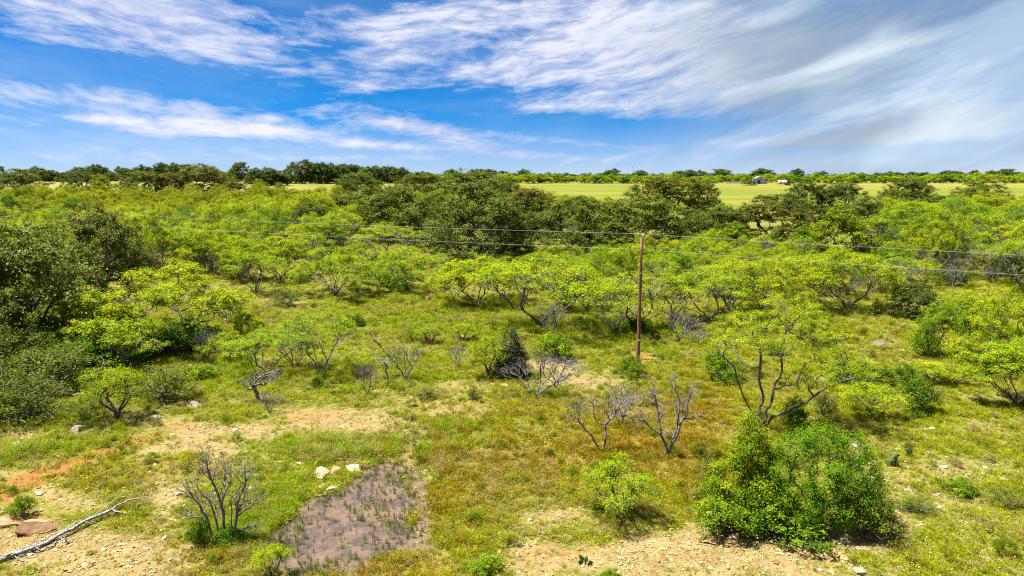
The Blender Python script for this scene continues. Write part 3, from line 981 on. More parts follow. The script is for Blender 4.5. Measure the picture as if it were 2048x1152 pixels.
at('bigbush', 1625, 1045, 190, 240, rot=0.0, cat=BU, tint=(.95, 1.12, .8), label='broad rounded green bush, largest of the gravel-side thicket', lm='the broad green bush')
at('bush1', 1450, 1066, 72, 110, rot=2.0, cat=BU, label='low bright bush under the pointed lime bush, on the gravel edge')
at('bush2', 1555, 1068, 70, 130, rot=1.0, cat=BU, tint=(.9, .95, 1), label='low spreading bush tucked in front between the lime and broad bushes')
at('grey1', 1725, 1062, 84, 110, rot=1.0, cat=BU, tint=(.9, 1, .8), label='thin straggling bush with grey twigs at the end of the thicket')
at('grey0', 1425, 985, 80, 70, rot=1.0, cat=BU, tint=(1, 1.1, .8), label='thin olive bush leaning out left of the pointed lime bush')
at('bush0', 1590, 855, 62, 50, rot=1.0, cat=BU, tint=(.6, .7, .9), label='narrow dark bush behind the trunk of the large open mesquite')
at('bush3', 1826, 823, 68, 78, rot=0.3, cat=BU, tint=(.62, .72, .9), label='round dark green bush standing alone in pale grass', lm='the lone round bush')
at('small1', 1738, 830, 62, 112, rot=0.3, cat=SH, tint=(1.2, 1.15, .8), label='low yellow green mesquite shrub beside the lone round bush', lm='the low yellow shrub')
at('bush2', 1700, 772, 56, 60, rot=0.5, cat=BU, tint=(.7, .8, .9), label='dark bush at the near end of the low hedge of bushes', lm='the low row of dark bushes')
at('bush1', 1752, 768, 40, 56, rot=2.5, cat=BU, tint=(.75, .85, .9), label='second of the low dark bushes past the large open mesquite')
at('bush0', 1806, 766, 40, 50, rot=3.5, cat=BU, tint=(.75, .85, .9), label='last low dark bush before the bright lime scrub')
at('small2', 1862, 764, 42, 80, rot=3.5, cat=SH, tint=(1.2, 1.15, .8), label='lime scrub patch past the low dark bushes')
at('small0', 1910, 770, 40, 70, rot=4.5, cat=SH, tint=(1.1, 1.1, .8), label='lime scrub patch nearer the right-hand tree')
at('mesq2', 2032, 812, 132, 170, rot=0.6, cat=MS, tint=LG, label='bright mesquite with dark trunk cut by the right edge', lm='the dark-trunked edge tree')
at('mesq5', 2015, 748, 165, 150, rot=2.0, cat=MS, tint=YG, label='yellow green mesquite behind the dark-trunked tree at the right edge', lm='the yellow edge mesquite')
at('bush0', 1850, 712, 70, 55, rot=0.4, cat=BU, tint=(1.1, 1.1, .9), label='upright bright bush at the clearing end of the right-hand copse')
at('mesq3', 1905, 712, 112, 110, rot=0.4, cat=MS, tint=(.62, .78, .8), label='dark green tree in the copse behind the small stone slab', lm='the right-hand copse')
at('mesq0', 1965, 715, 110, 110, rot=1.4, cat=MS, tint=(.6, .8, .8), label='dark green tree deepest in the right-hand copse')
at('mesq4', 1950, 665, 80, 170, rot=1.4, cat=MS, tint=(1.1, 1.05, .8), label='lime topped tree crowning the right-hand copse')
at('oak1', 1825, 634, 66, 100, rot=1.4, cat=OK_, tint=(.7, .8, .9), label='low dark rounded evergreen behind the small pool', lm='the low dark evergreen')
at('bush1', 1440, 758, 56, 68, rot=.4, cat=BU, tint=(.9, 1, .9), label='rounded bush in the grass left of the large open mesquite', lm='the rounded bush')
at('bush2', 1261, 750, 40, 42, rot=.4, cat=BU, label='small bright bush at the foot of the wooden pole', lm='the pole-foot bush')
at('juniper', 1022, 752, 92, 72, rot=.4, cat=BU, label='dark blackish juniper with conical top behind the wide dead bush', lm='the dark juniper')
at('small1', 975, 752, 80, 72, rot=.4, cat=SH, tint=(1, 1, .8), label='sparse leafy shrub growing against the dark juniper')
at('bush3', 1106, 718, 52, 72, rot=1.4, cat=BU, tint=(1.1, 1.1, .8), label='lime green bush just past the dark juniper')
at('deadwide', 1068, 796, 96, 165, rot=0.0, cat=DB, label='wide dead bush with many spreading grey stems in front of the juniper', lm='the wide dead bush')
at('dead2', 1112, 775, 60, 90, rot=0.9, cat=DB, label='low dead bush leaning out behind the wide dead one')
at('dead0', 812, 760, 76, 76, rot=0.9, cat=DB, label='vase-shaped dead bush, fullest of the loose dead row', lm='the vase-shaped dead bush')
at('leaner', 782, 720, 64, 50, rot=0.0, cat=DB, label='leaning dead sapling behind the vase-shaped dead bush')
at('upright', 778, 768, 56, 40, rot=0.0, cat=DB, label='thin upright dead sapling beside the vase-shaped dead bush')
at('dead3', 735, 790, 68, 40, rot=0.3, cat=DB, label='narrow dead bush at the end of the loose dead row')
at('dead4', 915, 738, 50, 50, rot=0.3, cat=DB, label='small forked dead bush between the vase-shaped one and the juniper', lm='the small forked dead bush')
at('thin1', 642, 748, 126, 150, rot=0.3, cat=MS, tint=LG, label='half bare mesquite with green top and many grey lower twigs', lm='the half bare mesquite')
at('dead1', 590, 738, 70, 60, rot=2.3, cat=DB, label='thin dead bush beside the half bare mesquite')
at('thin0', 530, 745, 84, 150, rot=2.3, cat=MS, tint=LG, label='low flat-topped mesquite behind the tangled dead bush', lm='the low flat-topped mesquite')
at('tangle', 520, 806, 72, 84, rot=0.0, cat=DB, label='tangled grey dead bush on a short twisted stem', lm='the tangled dead bush')
at('dead4', 541, 826, 44, 46, rot=1.0, cat=DB, label='little crooked dead bush in front of the tangled one')
at('small2', 236, 838, 104, 110, rot=1.0, cat=SH, tint=(1, 1, 1), label='olive mesquite shrub above the stones of the left bank', lm='the left-bank olive shrub')
at('grey2', 330, 800, 70, 100, rot=1.0, cat=BU, tint=(.95, 1, .8), label='low grey twiggy bush on the bank below the spreading mesquite')
at('grey3', 170, 842, 50, 80, rot=1.0, cat=BU, tint=(1, 1.1, .8), label='low olive bush at the stony left bank')
at('grey0', 60, 838, 90, 150, rot=1.0, cat=BU, tint=(.8, .95, .9), label='dense grey-green bush above the left bank stones')
at('grey1', -30, 830, 120, 170, rot=1.0, cat=BU, tint=(.75, .9, .9), label='dense grey-green bush cut by the left edge of view')
at('grey2', 110, 780, 85, 140, rot=1.5, cat=BU, tint=(.8, .95, .9), label='grey-green bush tangled with bare twigs under the big left oak')
at('grey3', 20, 765, 110, 150, rot=2.5, cat=BU, tint=(.7, .85, .8), label='dark grey-green bush at the foot of the big left oak')
at('bush2', 180, 745, 70, 110, rot=2.5, cat=BU, tint=(.6, .72, .8), label='dark bush between the big left oak and the spreading mesquite')
at('oak3', 50, 712, 256, 300, rot=2.2, cat=OK_, tint=(1.5, 1.5, 2.2), label='big dark oak filling the left edge of view', lm='the big left oak')
at('oak2', 205, 590, 168, 170, rot=0.5, cat=OK_, tint=(1.45, 1.3, 2.2), label='grey-green oak behind the big left oak', lm='the grey-green oak')
at('mesq1', 335, 700, 165, 285, rot=0.5, cat=MS, tint=YG, label='broad spreading lime mesquite with dark leaning limbs', lm='the broad spreading mesquite')
at('mesq6', 205, 722, 122, 200, rot=1.5, cat=MS, tint=YG, label='lime mesquite against the side of the big left oak')
at('thin3', 265, 735, 88, 150, rot=1.5, cat=MS, tint=LG, label='twiggy mesquite low in front of the broad spreading one')
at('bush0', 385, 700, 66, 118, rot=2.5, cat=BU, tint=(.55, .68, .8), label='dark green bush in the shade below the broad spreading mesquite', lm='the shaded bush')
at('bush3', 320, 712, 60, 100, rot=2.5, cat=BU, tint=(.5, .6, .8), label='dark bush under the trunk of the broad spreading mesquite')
at('mesq4', 490, 690, 70, 70, rot=2.5, cat=MS, tint=(.85, 1, .9), label='small round mesquite off the end of the broad spreading one')
at('mesq0', 294, 550, 122, 115, rot=.5, cat=MS, tint=LG, label='tall mesquite with a single thick curved black trunk', lm='the curved-trunk mesquite')
at('mesq3', 386, 545, 95, 100, rot=.5, cat=MS, tint=LG, label='mesquite just past the curved-trunk one')
at('mesq5', 425, 552, 100, 110, rot=1.5, cat=MS, tint=YG, label='two-stemmed mesquite second past the curved-trunk one')
at('thin2', 512, 588, 88, 110, rot=3.5, cat=MS, tint=LG, label='leaning mesquite at the upper edge of the clearing', lm='the leaning mesquite')
at('mesq2', 480, 560, 85, 90, rot=2.5, cat=MS, tint=YG, label='lime mesquite behind the leaning mesquite')
at('mesq6', 668, 592, 94, 180, rot=.2, cat=MS, tint=LG, label='dark-stemmed mesquite standing alone in the upper clearing', lm='the lone upper-clearing mesquite')
at('mesq4', 718, 548, 60, 80, rot=.2, cat=MS, tint=(.85, 1, .9), label='small mesquite behind the lone one in the upper clearing')
at('small0', 762, 570, 50, 56, rot=.2, cat=SH, tint=(.9, 1, .9), label='little thin mesquite shrub at the head of the clearing')
at('mesq1', 812, 580, 82, 126, rot=1.2, cat=MS, tint=LG, label='mesquite with drooping crown at the head of the clearing', lm='the drooping mesquite')
at('bush1', 782, 584, 40, 56, rot=1.2, cat=BU, tint=(.9, 1, .9), label='green bush at the foot of the drooping mesquite')
at('thin1', 775, 525, 78, 145, rot=2.2, cat=MS, tint=(1.1, 1.05, .9), label='pale yellow mesquite with purple-grey twigs below the dark oaks', lm='the pale twiggy mesquite')
at('thin3', 876, 550, 42, 70, rot=1.2, cat=MS, tint=LG, label='low crooked mesquite under the great dark oak')
at('mesq3', 955, 612, 95, 168, rot=.9, cat=MS, tint=YG, label='lime mesquite with crossed dark stems, left of the fan-shaped one', lm='the cross-stemmed mesquite')
at('thin0', 1080, 655, 142, 270, rot=.9, cat=MS, tint=(1.1, 1.08, .9), label='fan-shaped mesquite with many pale stems from one stout trunk', lm='the fan-shaped mesquite')
at('thin2', 1130, 618, 100, 100, rot=.1, cat=MS, tint=LG, label='narrow mesquite right behind the fan-shaped one')
at('thin3', 1225, 662, 100, 144, rot=.1, cat=MS, tint=(1, 1.02, .9), label='twiggy mesquite just left of the wooden pole', lm='the twiggy mesquite by the pole')
at('thin1', 1272, 660, 116, 240, rot=4.1, cat=MS, tint=(1.1, 1.06, .9), label='wide many-stemmed mesquite directly behind the wooden pole', lm='the mesquite behind the pole')
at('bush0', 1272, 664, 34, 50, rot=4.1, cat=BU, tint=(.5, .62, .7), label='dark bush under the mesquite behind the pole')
at('dead0', 1358, 682, 60, 66, rot=4.1, cat=DB, label='grey dead bush right of the wooden pole', lm='the pole-side dead bush')
at('dead3', 1395, 690, 34, 44, rot=4.1, cat=DB, label='smaller dead bush past the one right of the pole')
at('mesq0', 1205, 585, 90, 110, rot=3.1, cat=MS, tint=LG, label='green mesquite showing over the twiggy one by the pole')
at('thin0', 1418, 645, 110, 156, rot=3.1, cat=MS, tint=LG, label='bare-limbed mesquite second past the pole', lm='the bare-limbed mesquite')
at('thin2', 1460, 628, 110, 144, rot=5.1, cat=MS, tint=YG, label='purple-stemmed mesquite behind the bare-limbed one')
at('mesq5', 1522, 625, 105, 132, rot=5.1, cat=MS, tint=YG, label='lime mesquite rising over the large open mesquite', lm='the lime clearing-edge mesquite')
at('thin0', 1622, 612, 104, 156, rot=0.1, cat=MS, tint=YG, label='many-stemmed vase-shaped mesquite next to the neat round-trunked one', lm='the vase-shaped mesquite')
at('mesq1', 1696, 622, 124, 162, rot=2.1, cat=MS, tint=YG, label='neat mesquite with one clean round trunk at the far clearing edge', lm='the clean-trunked mesquite')
at('mesq4', 1600, 690, 76, 110, rot=2.1, cat=MS, tint=LG, label='small green mesquite behind the crown of the large open mesquite')
at('thin3', 1782, 588, 80, 120, rot=2.1, cat=MS, tint=(.9, 1, 1), label='grey-limbed mesquite behind the low dark evergreen')
at('greentree', 1682, 540, 122, 118, rot=2.1, cat='tree', name='green_tree', tint=(1.25, 1.05, .9), label='bright green full round tree, greenest of the middle distance', lm='the bright round tree')
at('mesq2', 1828, 508, 100, 165, rot=2.1, cat=MS, tint=GR, label='pale feathery mesquite with broad dome behind the bright round tree', lm='the pale dome mesquite')
at('mesq6', 1968, 512, 82, 165, rot=2.1, cat=MS, tint=LG, label='broad mesquite with dark forked trunk near the right edge of view', lm='the fork-trunked mesquite')
at('thin1', 1948, 540, 56, 90, rot=2.1, cat=MS, tint=GR, label='arching grey-limbed mesquite below the fork-trunked one')
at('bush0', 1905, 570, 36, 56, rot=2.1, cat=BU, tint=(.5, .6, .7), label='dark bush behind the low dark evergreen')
at('oak3', 2010, 566, 66, 70, rot=2.1, cat=OK_, tint=(.7, .85, .9), label='small dark evergreen below the fork-trunked mesquite')

# oaks of the middle distance
for (k, px, py, hp, wp, tint, lab, lm) in [
    ('oak1', 960, 528, 150, 190, (1, 1.05, 1), 'great dark oak, broadest in the middle of the view', 'the great dark oak'),
    ('oak3', 780, 478, 96, 165, (1.15, 1.1, 1), 'olive oak just left of the great dark oak', 'the olive oak'),
    ('oak4', 1062, 470, 90, 110, (1.15, 1.0, 1.1), 'greyish oak looking over the great dark oak', 'the greyish oak'),
    ('oak0', 1148, 502, 104, 130, (1, 1.1, 1), 'dark oak to the right of the great dark one', 'the second great oak'),
    ('oak2', 1280, 508, 108, 190, (1.1, 1.12, .9), 'wide dark oak seen over the top of the wooden pole', 'the wide oak over the pole'),
    ('oak4', 1330, 450, 92, 190, (1.25, 1.1, .9), 'large brownish oak in front of the bright meadow', 'the brownish meadow oak'),
    ('oak1', 1545, 492, 100, 160, (1.1, 1.0, .9), 'bronze-green oak left of the bright round tree', 'the bronze-green oak'),
    ('oak0', 1610, 440, 74, 90, (.85, .9, .9), 'dark oak left half of the pair below the barn', 'the oak pair below the barn'),
    ('oak3', 1675, 438, 70, 110, (.85, .9, .9), 'dark oak right half of the pair below the barn', None),
    ('oak2', 1728, 468, 66, 95, (.9, 1, .9), 'round dark oak behind the bright round tree', 'the round oak'),
    ('oak4', 1812, 412, 52, 96, (.9, .95, .9), 'low dark oak alone against the far field', 'the lone field oak'),
    ('oak1', 1958, 425, 60, 165, (1.1, 1.15, .8), 'wide flat dark oak against the field near the right edge', 'the wide field oak'),
    ('oak0', 1922, 452, 62, 85, (.8, .9, .9), 'compact dark oak below the wide field oak', None),
    ('oak3', 1405, 420, 56, 64, (1.2, 1.0, 1.1), 'gappy grey oak with sky showing through beside the brownish meadow oak', None),
    ('oak2', 945, 412, 64, 140, (1, 1.05, .9), 'dark oak behind the greyish oak at the meadow edge', 'the meadow-edge oak'),
    ('oak4', 842, 404, 54, 95, (1, 1.05, .9), 'dark oak left of the meadow-edge oak', None),
    ('oak0', 715, 402, 50, 105, (.9, 1, .8), 'dark oak with lime tree behind at the meadow corner', 'the meadow-corner oak'),
    ('oak1', 45, 396, 52, 100, (1, 1.05, .9), 'broad dark oak over the left thicket at the edge of view', 'the broad oak at far left'),
    ('oak3', 165, 394, 46, 62, (.85, .95, .9), 'dark oak paired with a lime tree over the left thicket', 'the oak with the lime partner'),
    ('oak4', 290, 392, 44, 100, (1.15, 1.15, .9), 'olive oak low over the left thicket', 'the low olive oak'),
    ('oak2', 405, 390, 54, 112, (1.1, 1.0, .95), 'brown-green oak tallest over the left thicket', 'the tallest left-thicket oak'),
    ('oak0', 340, 392, 42, 50, (1.3, 1.1, 1.2), 'grey thin-crowned oak beside the tallest one of the left thicket', None),
    ('oak1', 470, 396, 34, 56, (1.2, 1.1, 1), 'small brownish oak past the tallest one of the left thicket', None),
    ('oak3', 1390, 500, 70, 90, (1, 1.1, .9), 'dark oak right of the wide oak over the pole', None),
    ('oak0', 868, 490, 92, 110, (.95, 1.05, .9), 'dark oak wedged between the olive oak and the great dark oak', None),
    ('oak2', 700, 462, 70, 110, (1.1, 1.1, 1), 'olive oak at the far end of the dark belt beside the olive one', None),
    ('oak1', 1205, 486, 78, 110, (1, 1.1, .9), 'dark oak between the greyish oak and the wide oak over the pole', None),
    ('oak3', 1015, 505, 86, 90, (.9, 1, .9), 'dark oak leaning against the great dark oak', None),
    ('oak4', 1440, 486, 70, 90, (1.05, 1.05, .9), 'olive oak tucked behind the bronze-green oak', None),
    ('oak0', 1240, 470, 64, 90, (1.15, 1.05, 1), 'brown-tinged oak on the near side of the brownish meadow oak', None),
    ('oak2', 880, 432, 60, 100, (1.1, 1.05, 1.1), 'grey-green oak behind the olive oak', None),
    ('oak3', 1000, 425, 62, 100, (1, 1.05, .9), 'dark oak just behind the greyish oak', None),
    ('oak1', 1875, 436, 44, 70, (.9, 1, .9), 'small dark oak left of the compact one below the wide field oak', None),
    ('oak4', 60, 620, 130, 110, (1.4, 1.35, 2.0), 'dark oak crowding in behind the big left oak', None),
    ('oak3', -50, 735, 230, 150, (1.4, 1.4, 2.0), 'dark oak crown cut off by the left edge of view', None),
    ('oak2', 625, 490, 74, 90, (.8, .95, .9), 'dark oak sunk in the left thicket beside the olive oak', 'the sunken oak'),
]:
    at(k, px, py, hp * (1.0 if px > 1030 else 1.06), wp * 1.10, rot=random.uniform(0, 6.28), cat=OK_, tint=tint, label=lab, lm=lm)
for (k, px, py, hp, wp, tint, lab) in [
    ('greentree', 205, 396, 44, 50, (1.5, 1.2, .9), 'lime round tree paired with the dark oak over the left thicket'),
    ('greentree', 730, 398, 50, 50, (1.2, 1.1, .9), 'lime tree behind the meadow-corner oak'),
    ('greentree', 1450, 470, 60, 70, (1.1, 1.1, .9), 'bright green tree between the brownish and bronze-green oaks'),
    ('greentree', 1470, 500, 54, 80, (1.3, 1.2, 1.1), 'pale green tree in front of the bronze-green oak'),
    ('greentree', 1555, 500, 40, 36, (.7, .8, .9), 'narrow deep green tree at the foot of the bronze-green oak'),
    ('greentree', 1610, 510, 56, 56, (1, 1, .9), 'green tree filling the gap left of the bright round tree'),
    ('greentree', 1180, 420, 26, 60, (1.3, 1.2, 1), 'lime scrub at the near edge of the bright meadow'),
    ('greentree', 1215, 430, 34, 60, (1.3, 1.2, 1), 'lime scrub against the brownish meadow oak'),
    ('greentree', 520, 386, 26, 34, (1.5, 1.3, 1), 'lime tree standing before the small far clump'),
    ('greentree', 560, 390, 24, 40, (1.3, 1.2, 1), 'green tree at the near edge of the field before the far clump'),
    ('greentree', 690, 398, 36, 40, (1.1, 1.05, .9), 'green tree just left of the meadow-corner oak'),
    ('greentree', 455, 380, 34, 30, (1, 1, .9), 'small deep green tree behind the tallest oak of the left thicket'),
]:
    at(k, px, py, hp, wp, rot=random.uniform(0, 6.28), cat='tree', name='green_tree', tint=tint, label=lab)
# scattered low bushes on the open grass
for (k, px, py, hp, wp, tint, lab) in [
    ('mesq4', 905, 600, 66, 90, (1, 1.05, .9), 'small mesquite left of the cross-stemmed one'),
    ('thin3', 1005, 600, 84, 100, (1.05, 1.05, .9), 'mesquite between the cross-stemmed and fan-shaped ones'),
    ('thin2', 1345, 640, 92, 120, (1.05, 1.05, .9), 'mesquite just past the one behind the pole'),
    ('mesq6', 1172, 622, 86, 110, (1, 1.05, .9), 'leafy mesquite between the fan-shaped one and the pole'),
    ('mesq2', 560, 560, 84, 110, (1.1, 1.06, .9), 'lime mesquite just past the leaning one'),
    ('thin4', 615, 545, 80, 110, (1, 1.05, .9), 'twiggy mesquite behind the lone upper-clearing one'),
    ('mesq7', 1570, 600, 90, 120, (1.1, 1.06, .9), 'lime mesquite behind the vase-shaped one'),
    ('small2', 600, 690, 40, 60, (.9, 1, .9), 'small shrub behind the half bare mesquite'),
    ('small0', 455, 720, 56, 80, (1, 1.02, .9), 'shrub left of the low flat-topped mesquite'),
    ('bush1', 400, 760, 30, 60, (1.1, 1.1, .9), 'low green bush on the slope below the broad spreading mesquite'),
    ('small1', 858, 688, 34, 46, (.9, 1, .9), 'small olive shrub in open grass behind the dead row'),
    ('small2', 925, 682, 36, 46, (1, 1, .9), 'small feathery shrub in open grass toward the fan-shaped mesquite'),
    ('grey1', 575, 612, 32, 50, (.7, .9, .7), 'dark low bush on the upper clearing left of the lone mesquite'),
    ('bush3', 712, 652, 22, 26, (.6, .7, .8), 'small dark bush on the upper clearing below the lone mesquite'),
    ('bush1', 690, 655, 26, 30, (.8, .9, .8), 'small green bush beside the little dark one on the upper clearing'),
    ('grey2', 716, 588, 20, 18, (.6, .8, .6), 'tiny dark tuft bush right of the lone mesquite'),
    ('grey3', 946, 800, 30, 26, (1.2, 1.2, 1), 'pale grey-green tuft left of the wide dead bush'),
    ('grey0', 855, 795, 24, 60, (1.2, 1.2, .9), 'low pale weed bush below the vase-shaped dead bush'),
    ('small0', 545, 1156, 70, 76, (1.1, 1.1, .9), 'feathery lime sapling at the near end of the puddle'),
    ('bush2', 42, 1034, 46, 40, (1.2, 1.15, .9), 'bright green sprout behind the orange boulder'),
    ('bush0', 460, 1088, 40, 60, (.8, .9, .9), 'dark green weeds round the foot of the leafless shrub'),
    ('bush1', 400, 1094, 60, 30, (.5, .65, .8), 'dark green climber on the near stem of the leafless shrub'),
    ('bush3', 1915, 985, 30, 60, (1.1, 1.1, .9), 'low bright bush on the stony slope at right'),
    ('grey2', 1830, 1022, 28, 50, (.7, .9, .7), 'low dark bush on the stony slope at right'),
    ('grey1', 2010, 1010, 34, 60, (1.1, 1.1, 1), 'grey-green bush on the stony slope near the right edge'),
    ('bush0', 1220, 1158, 20, 60, (1.2, 1.15, .9), 'bright low plant on the gravel at the bottom of the view'),
    ('bush2', 970, 1140, 30, 80, (1.2, 1.15, .9), 'bright low plant left of the bare gravel'),
    ('grey3', 1645, 830, 50, 50, (.9, .95, .8), 'thin olive bush under the long limb of the large open mesquite'),
    ('bush3', 1545, 712, 30, 40, (.6, .7, .8), 'dark bush seen through the large open mesquite'),
    ('small0', 95, 700, 60, 70, (1.1, 1.1, .9), 'lime shoot standing in front of the big left oak'),
    ('small1', 175, 545, 46, 44, (1.3, 1.2, .9), 'yellow-lime shrub against the grey-green oak'),
]:
    at(k, px, py, hp, wp, rot=random.uniform(0, 6.28), cat=SH if k.startswith('small') else MS if k[:4] in ('mesq', 'thin') else BU, tint=tint, label=lab)

at('greentree', 1496, 371, 21, 34, rot=1.0, cat='tree', tint=(1.1, 1.05, 1), label='rounded green tree hiding half of the metal barn')

# -- thickets: more mesquites between and behind, each one a tree
POLYS = [
    [(-260, 600), (-260, 392), (250, 392), (600, 397), (650, 408), (860, 424), (1000, 440), (880, 455), (730, 480), (700, 505), (560, 525), (480, 545), (350, 548), (260, 540), (120, 560)],
    [(1030, 600), (1060, 560), (1180, 540), (1330, 530), (1460, 520), (1620, 548), (1760, 560), (1800, 540), (1900, 520), (2300, 510), (2300, 620), (1900, 575), (1780, 590), (1700, 600), (1600, 590), (1500, 602), (1390, 612), (1300, 602), (1200, 612), (1130, 600)],
    [(1390, 535), (1400, 514), (1480, 512), (1600, 514), (1640, 505), (1740, 500), (1780, 450), (1880, 432), (2300, 420), (2300, 515), (1790, 540), (1770, 530), (1600, 530), (1450, 522)],
    [(860, 424), (1000, 440), (1200, 440), (1240, 470), (1100, 470), (900, 470)],
]
taken = np.array([t[8] for t in THINGS if t[3] != SH and t[6] > 1.5])
cand = []
tries = rng.random((26000, 3))
for (ua, ud, uk) in tries:
    az = R(-41 + 82 * ua)
    d = math.sqrt(60 ** 2 + (262 ** 2 - 60 ** 2) * ud)
    x, y = d * math.sin(az), d * math.cos(az)
    z = float(terrain(x, y))
    px, py, dep = project(x, y, z)
    if not any(in_poly(px, py, p) for p in POLYS):
        continue
    if 1610 < px < 1760 and 500 < py < 566:
        continue
    rmin = 4.2 + 2.6 * uk
    if len(taken) and np.min(np.hypot(taken[:, 0] - x, taken[:, 1] - y)) < rmin:
        continue
    taken = np.vstack([taken, [x, y]])
    cand.append((x, y, d, float(px), float(py)))
cand.sort(key=lambda c: c[2])
MANUAL_MESQ = sum(1 for t in THINGS if t[3] == MS)
N_THING = 300 - MANUAL_MESQ - 2
far_thicket = []
for i, (x, y, d, px, py) in enumerate(cand):
    h = random.choice([random.uniform(3.4, 5.0), random.uniform(4.8, 6.6), random.uniform(5.6, 8.4)])
    if d > 190:
        h *= .82
    if 990 < px < 1790 and d < 150:
        h = min(h, random.uniform(3.4, 5.0))
    if i < N_THING:
        r = random.random()
        key = random.choice(['mesq%d' % k for k in range(8)]) if r < 0.56 else random.choice(['thin%d' % k for k in range(5)])
        tint = random.choice([YG, YG, (1.25, 1.15, .9), LG, LG, LG, (1.2, 1.1, 1.0), (1.05, 1.0, .9), (.9, 1, .95), (.8, .95, 1.0), (.62, .80, .9), (.50, .68, .9), (.42, .60, .9), (1.3, 1.2, 1.0)])
        put(key, x, y, h, h * random.uniform(.92, 1.28), tint=tint, cat=MS, group='mesquites of the thickets')
    else:
        far_thicket.append((x, y, h))

# -- far rows
x_left = list(np.arange(-140, 492, 13.5))
for i, px in enumerate(x_left):
    py = 363 + random.uniform(-1.5, 1.5)
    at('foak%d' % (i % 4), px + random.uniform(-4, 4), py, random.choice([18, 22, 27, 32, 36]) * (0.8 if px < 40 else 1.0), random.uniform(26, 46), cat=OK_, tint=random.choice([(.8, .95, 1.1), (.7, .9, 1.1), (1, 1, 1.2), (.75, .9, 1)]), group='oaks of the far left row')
for i, (px, hp, py) in enumerate([(512, 34, 372), (540, 34, 371), (560, 28, 371)]):
    at('foak%d' % (i % 4), px, py, hp, 42, cat=OK_, tint=(.8, .95, 1), group='oaks of the small far clump', label=['leftmost oak of the small clump before the gap in the far trees', 'middle oak of the small clump before the gap in the far trees', 'rightmost oak of the small clump before the gap in the far trees'][i])
for i, (px, hp) in enumerate([(590, 40), (610, 46), (632, 40), (650, 40), (668, 38), (684, 36), (700, 36), (718, 34), (735, 32), (752, 33), (770, 32), (788, 31), (804, 30)]):
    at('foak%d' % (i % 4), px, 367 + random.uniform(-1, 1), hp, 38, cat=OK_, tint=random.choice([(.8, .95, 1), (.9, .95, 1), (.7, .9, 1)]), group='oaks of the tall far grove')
px = 815.0
i = 0
while px < 2260:
    py = 366 + random.uniform(-1.2, 1.2)
    tint = random.choice([(1.9, 1.55, 1.2), (1.7, 1.5, 1.2), (1.5, 1.4, 1.1), (1.3, 1.3, 1.1), (.8, .95, 1), (1.8, 1.4, 2.5)])
    at('scrub%d' % (i % 4), px, py, random.uniform(12, 19), random.uniform(24, 38), cat='scrub', tint=tint, group='scrub trees of the far hedgerow')
    px += random.uniform(7, 16)
    i += 1
for i, px in enumerate([826, 850, 880, 905, 930, 955, 975, 1003, 1032, 1050, 1072, 1090, 1112, 1135, 1186, 1204, 1222, 1240, 1258, 1280, 1300, 1330, 1362, 1385, 1402, 1430, 1448, 1480, 1505, 1522, 1560, 1588, 1640, 1680, 1720, 1760, 1785, 1800, 1826, 1850, 1868, 1888, 1905, 1950, 1965, 1985, 2002, 2032, 2050, 2075, 2110, 2150]):
    hp = random.choice([13, 15, 17, 20, 23]) + random.uniform(-1, 1)
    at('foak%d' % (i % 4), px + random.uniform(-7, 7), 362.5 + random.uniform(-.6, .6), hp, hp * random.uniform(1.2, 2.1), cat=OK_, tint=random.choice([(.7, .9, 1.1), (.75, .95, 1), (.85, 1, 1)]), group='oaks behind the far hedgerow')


# ------------------------------------------------------------------ scatter (stuff) with geometry nodes
def scatter(name, protos, pts, scl, rot, idx, cols=None, tilt=None, label=None):
    coll = bpy.data.collections.new(name + '_kinds')
    for k, me in enumerate(protos):
        o = bpy.data.objects.new('%s_kind_%d' % (name, k), me)
        coll.objects.link(o)
    me = bpy.data.meshes.new(name)
    n = len(pts)
    me.vertices.add(n)
    me.vertices.foreach_set('co', np.asarray(pts, np.float32).ravel())
    fattr(me, 'scl', scl)
    fattr(me, 'rot', rot)
    fattr(me, 'tilt', np.zeros(n) if tilt is None else tilt)
    a = me.attributes.new('pick', 'INT', 'POINT')
    a.data.foreach_set('value', np.asarray(idx, np.int32))
    if cols is not None:
        cattr(me, 'icol', cols)
    me.update()
    ob = link(name, me)
    ob['kind'] = 'stuff'
    if label:
        ob['label'] = label
    ng = bpy.data.node_groups.new(name + '_scatter', 'GeometryNodeTree')
    ng.interface.new_socket('Geometry', in_out='INPUT', socket_type='NodeSocketGeometry')
    ng.interface.new_socket('Geometry', in_out='OUTPUT', socket_type='NodeSocketGeometry')
    N = ng.nodes
    gi, go = N.new('NodeGroupInput'), N.new('NodeGroupOutput')
    ip = N.new('GeometryNodeInstanceOnPoints')
    ci = N.new('GeometryNodeCollectionInfo')
    ci.inputs['Collection'].default_value = coll
    ci.inputs['Separate Children'].default_value = True
    ci.inputs['Reset Children'].default_value = True

    def na(nm, dt='FLOAT'):
        q = N.new('GeometryNodeInputNamedAttribute')
        q.data_type = dt
        q.inputs['Name'].default_value = nm
        return next(o for o in q.outputs if o.enabled and o.name == 'Attribute')
    cx = N.new('ShaderNodeCombineXYZ')
    L = ng.links.new
    L(na('tilt'), cx.inputs[0])
    L(na('rot'), cx.inputs[2])
    er = N.new('FunctionNodeEulerToRotation')
    L(cx.outputs[0], er.inputs[0])
    L(gi.outputs[0], ip.inputs['Points'])
    L(ci.outputs[0], ip.inputs['Instance'])
    ip.inputs['Pick Instance'].default_value = True
    L(na('pick', 'INT'), ip.inputs['Instance Index'])
    L(er.outputs[0], ip.inputs['Rotation'])
    L(na('scl'), ip.inputs['Scale'])
    L(ip.outputs[0], go.inputs[0])
    md = ob.modifiers.new('scatter', 'NODES')
    md.node_group = ng
    return ob


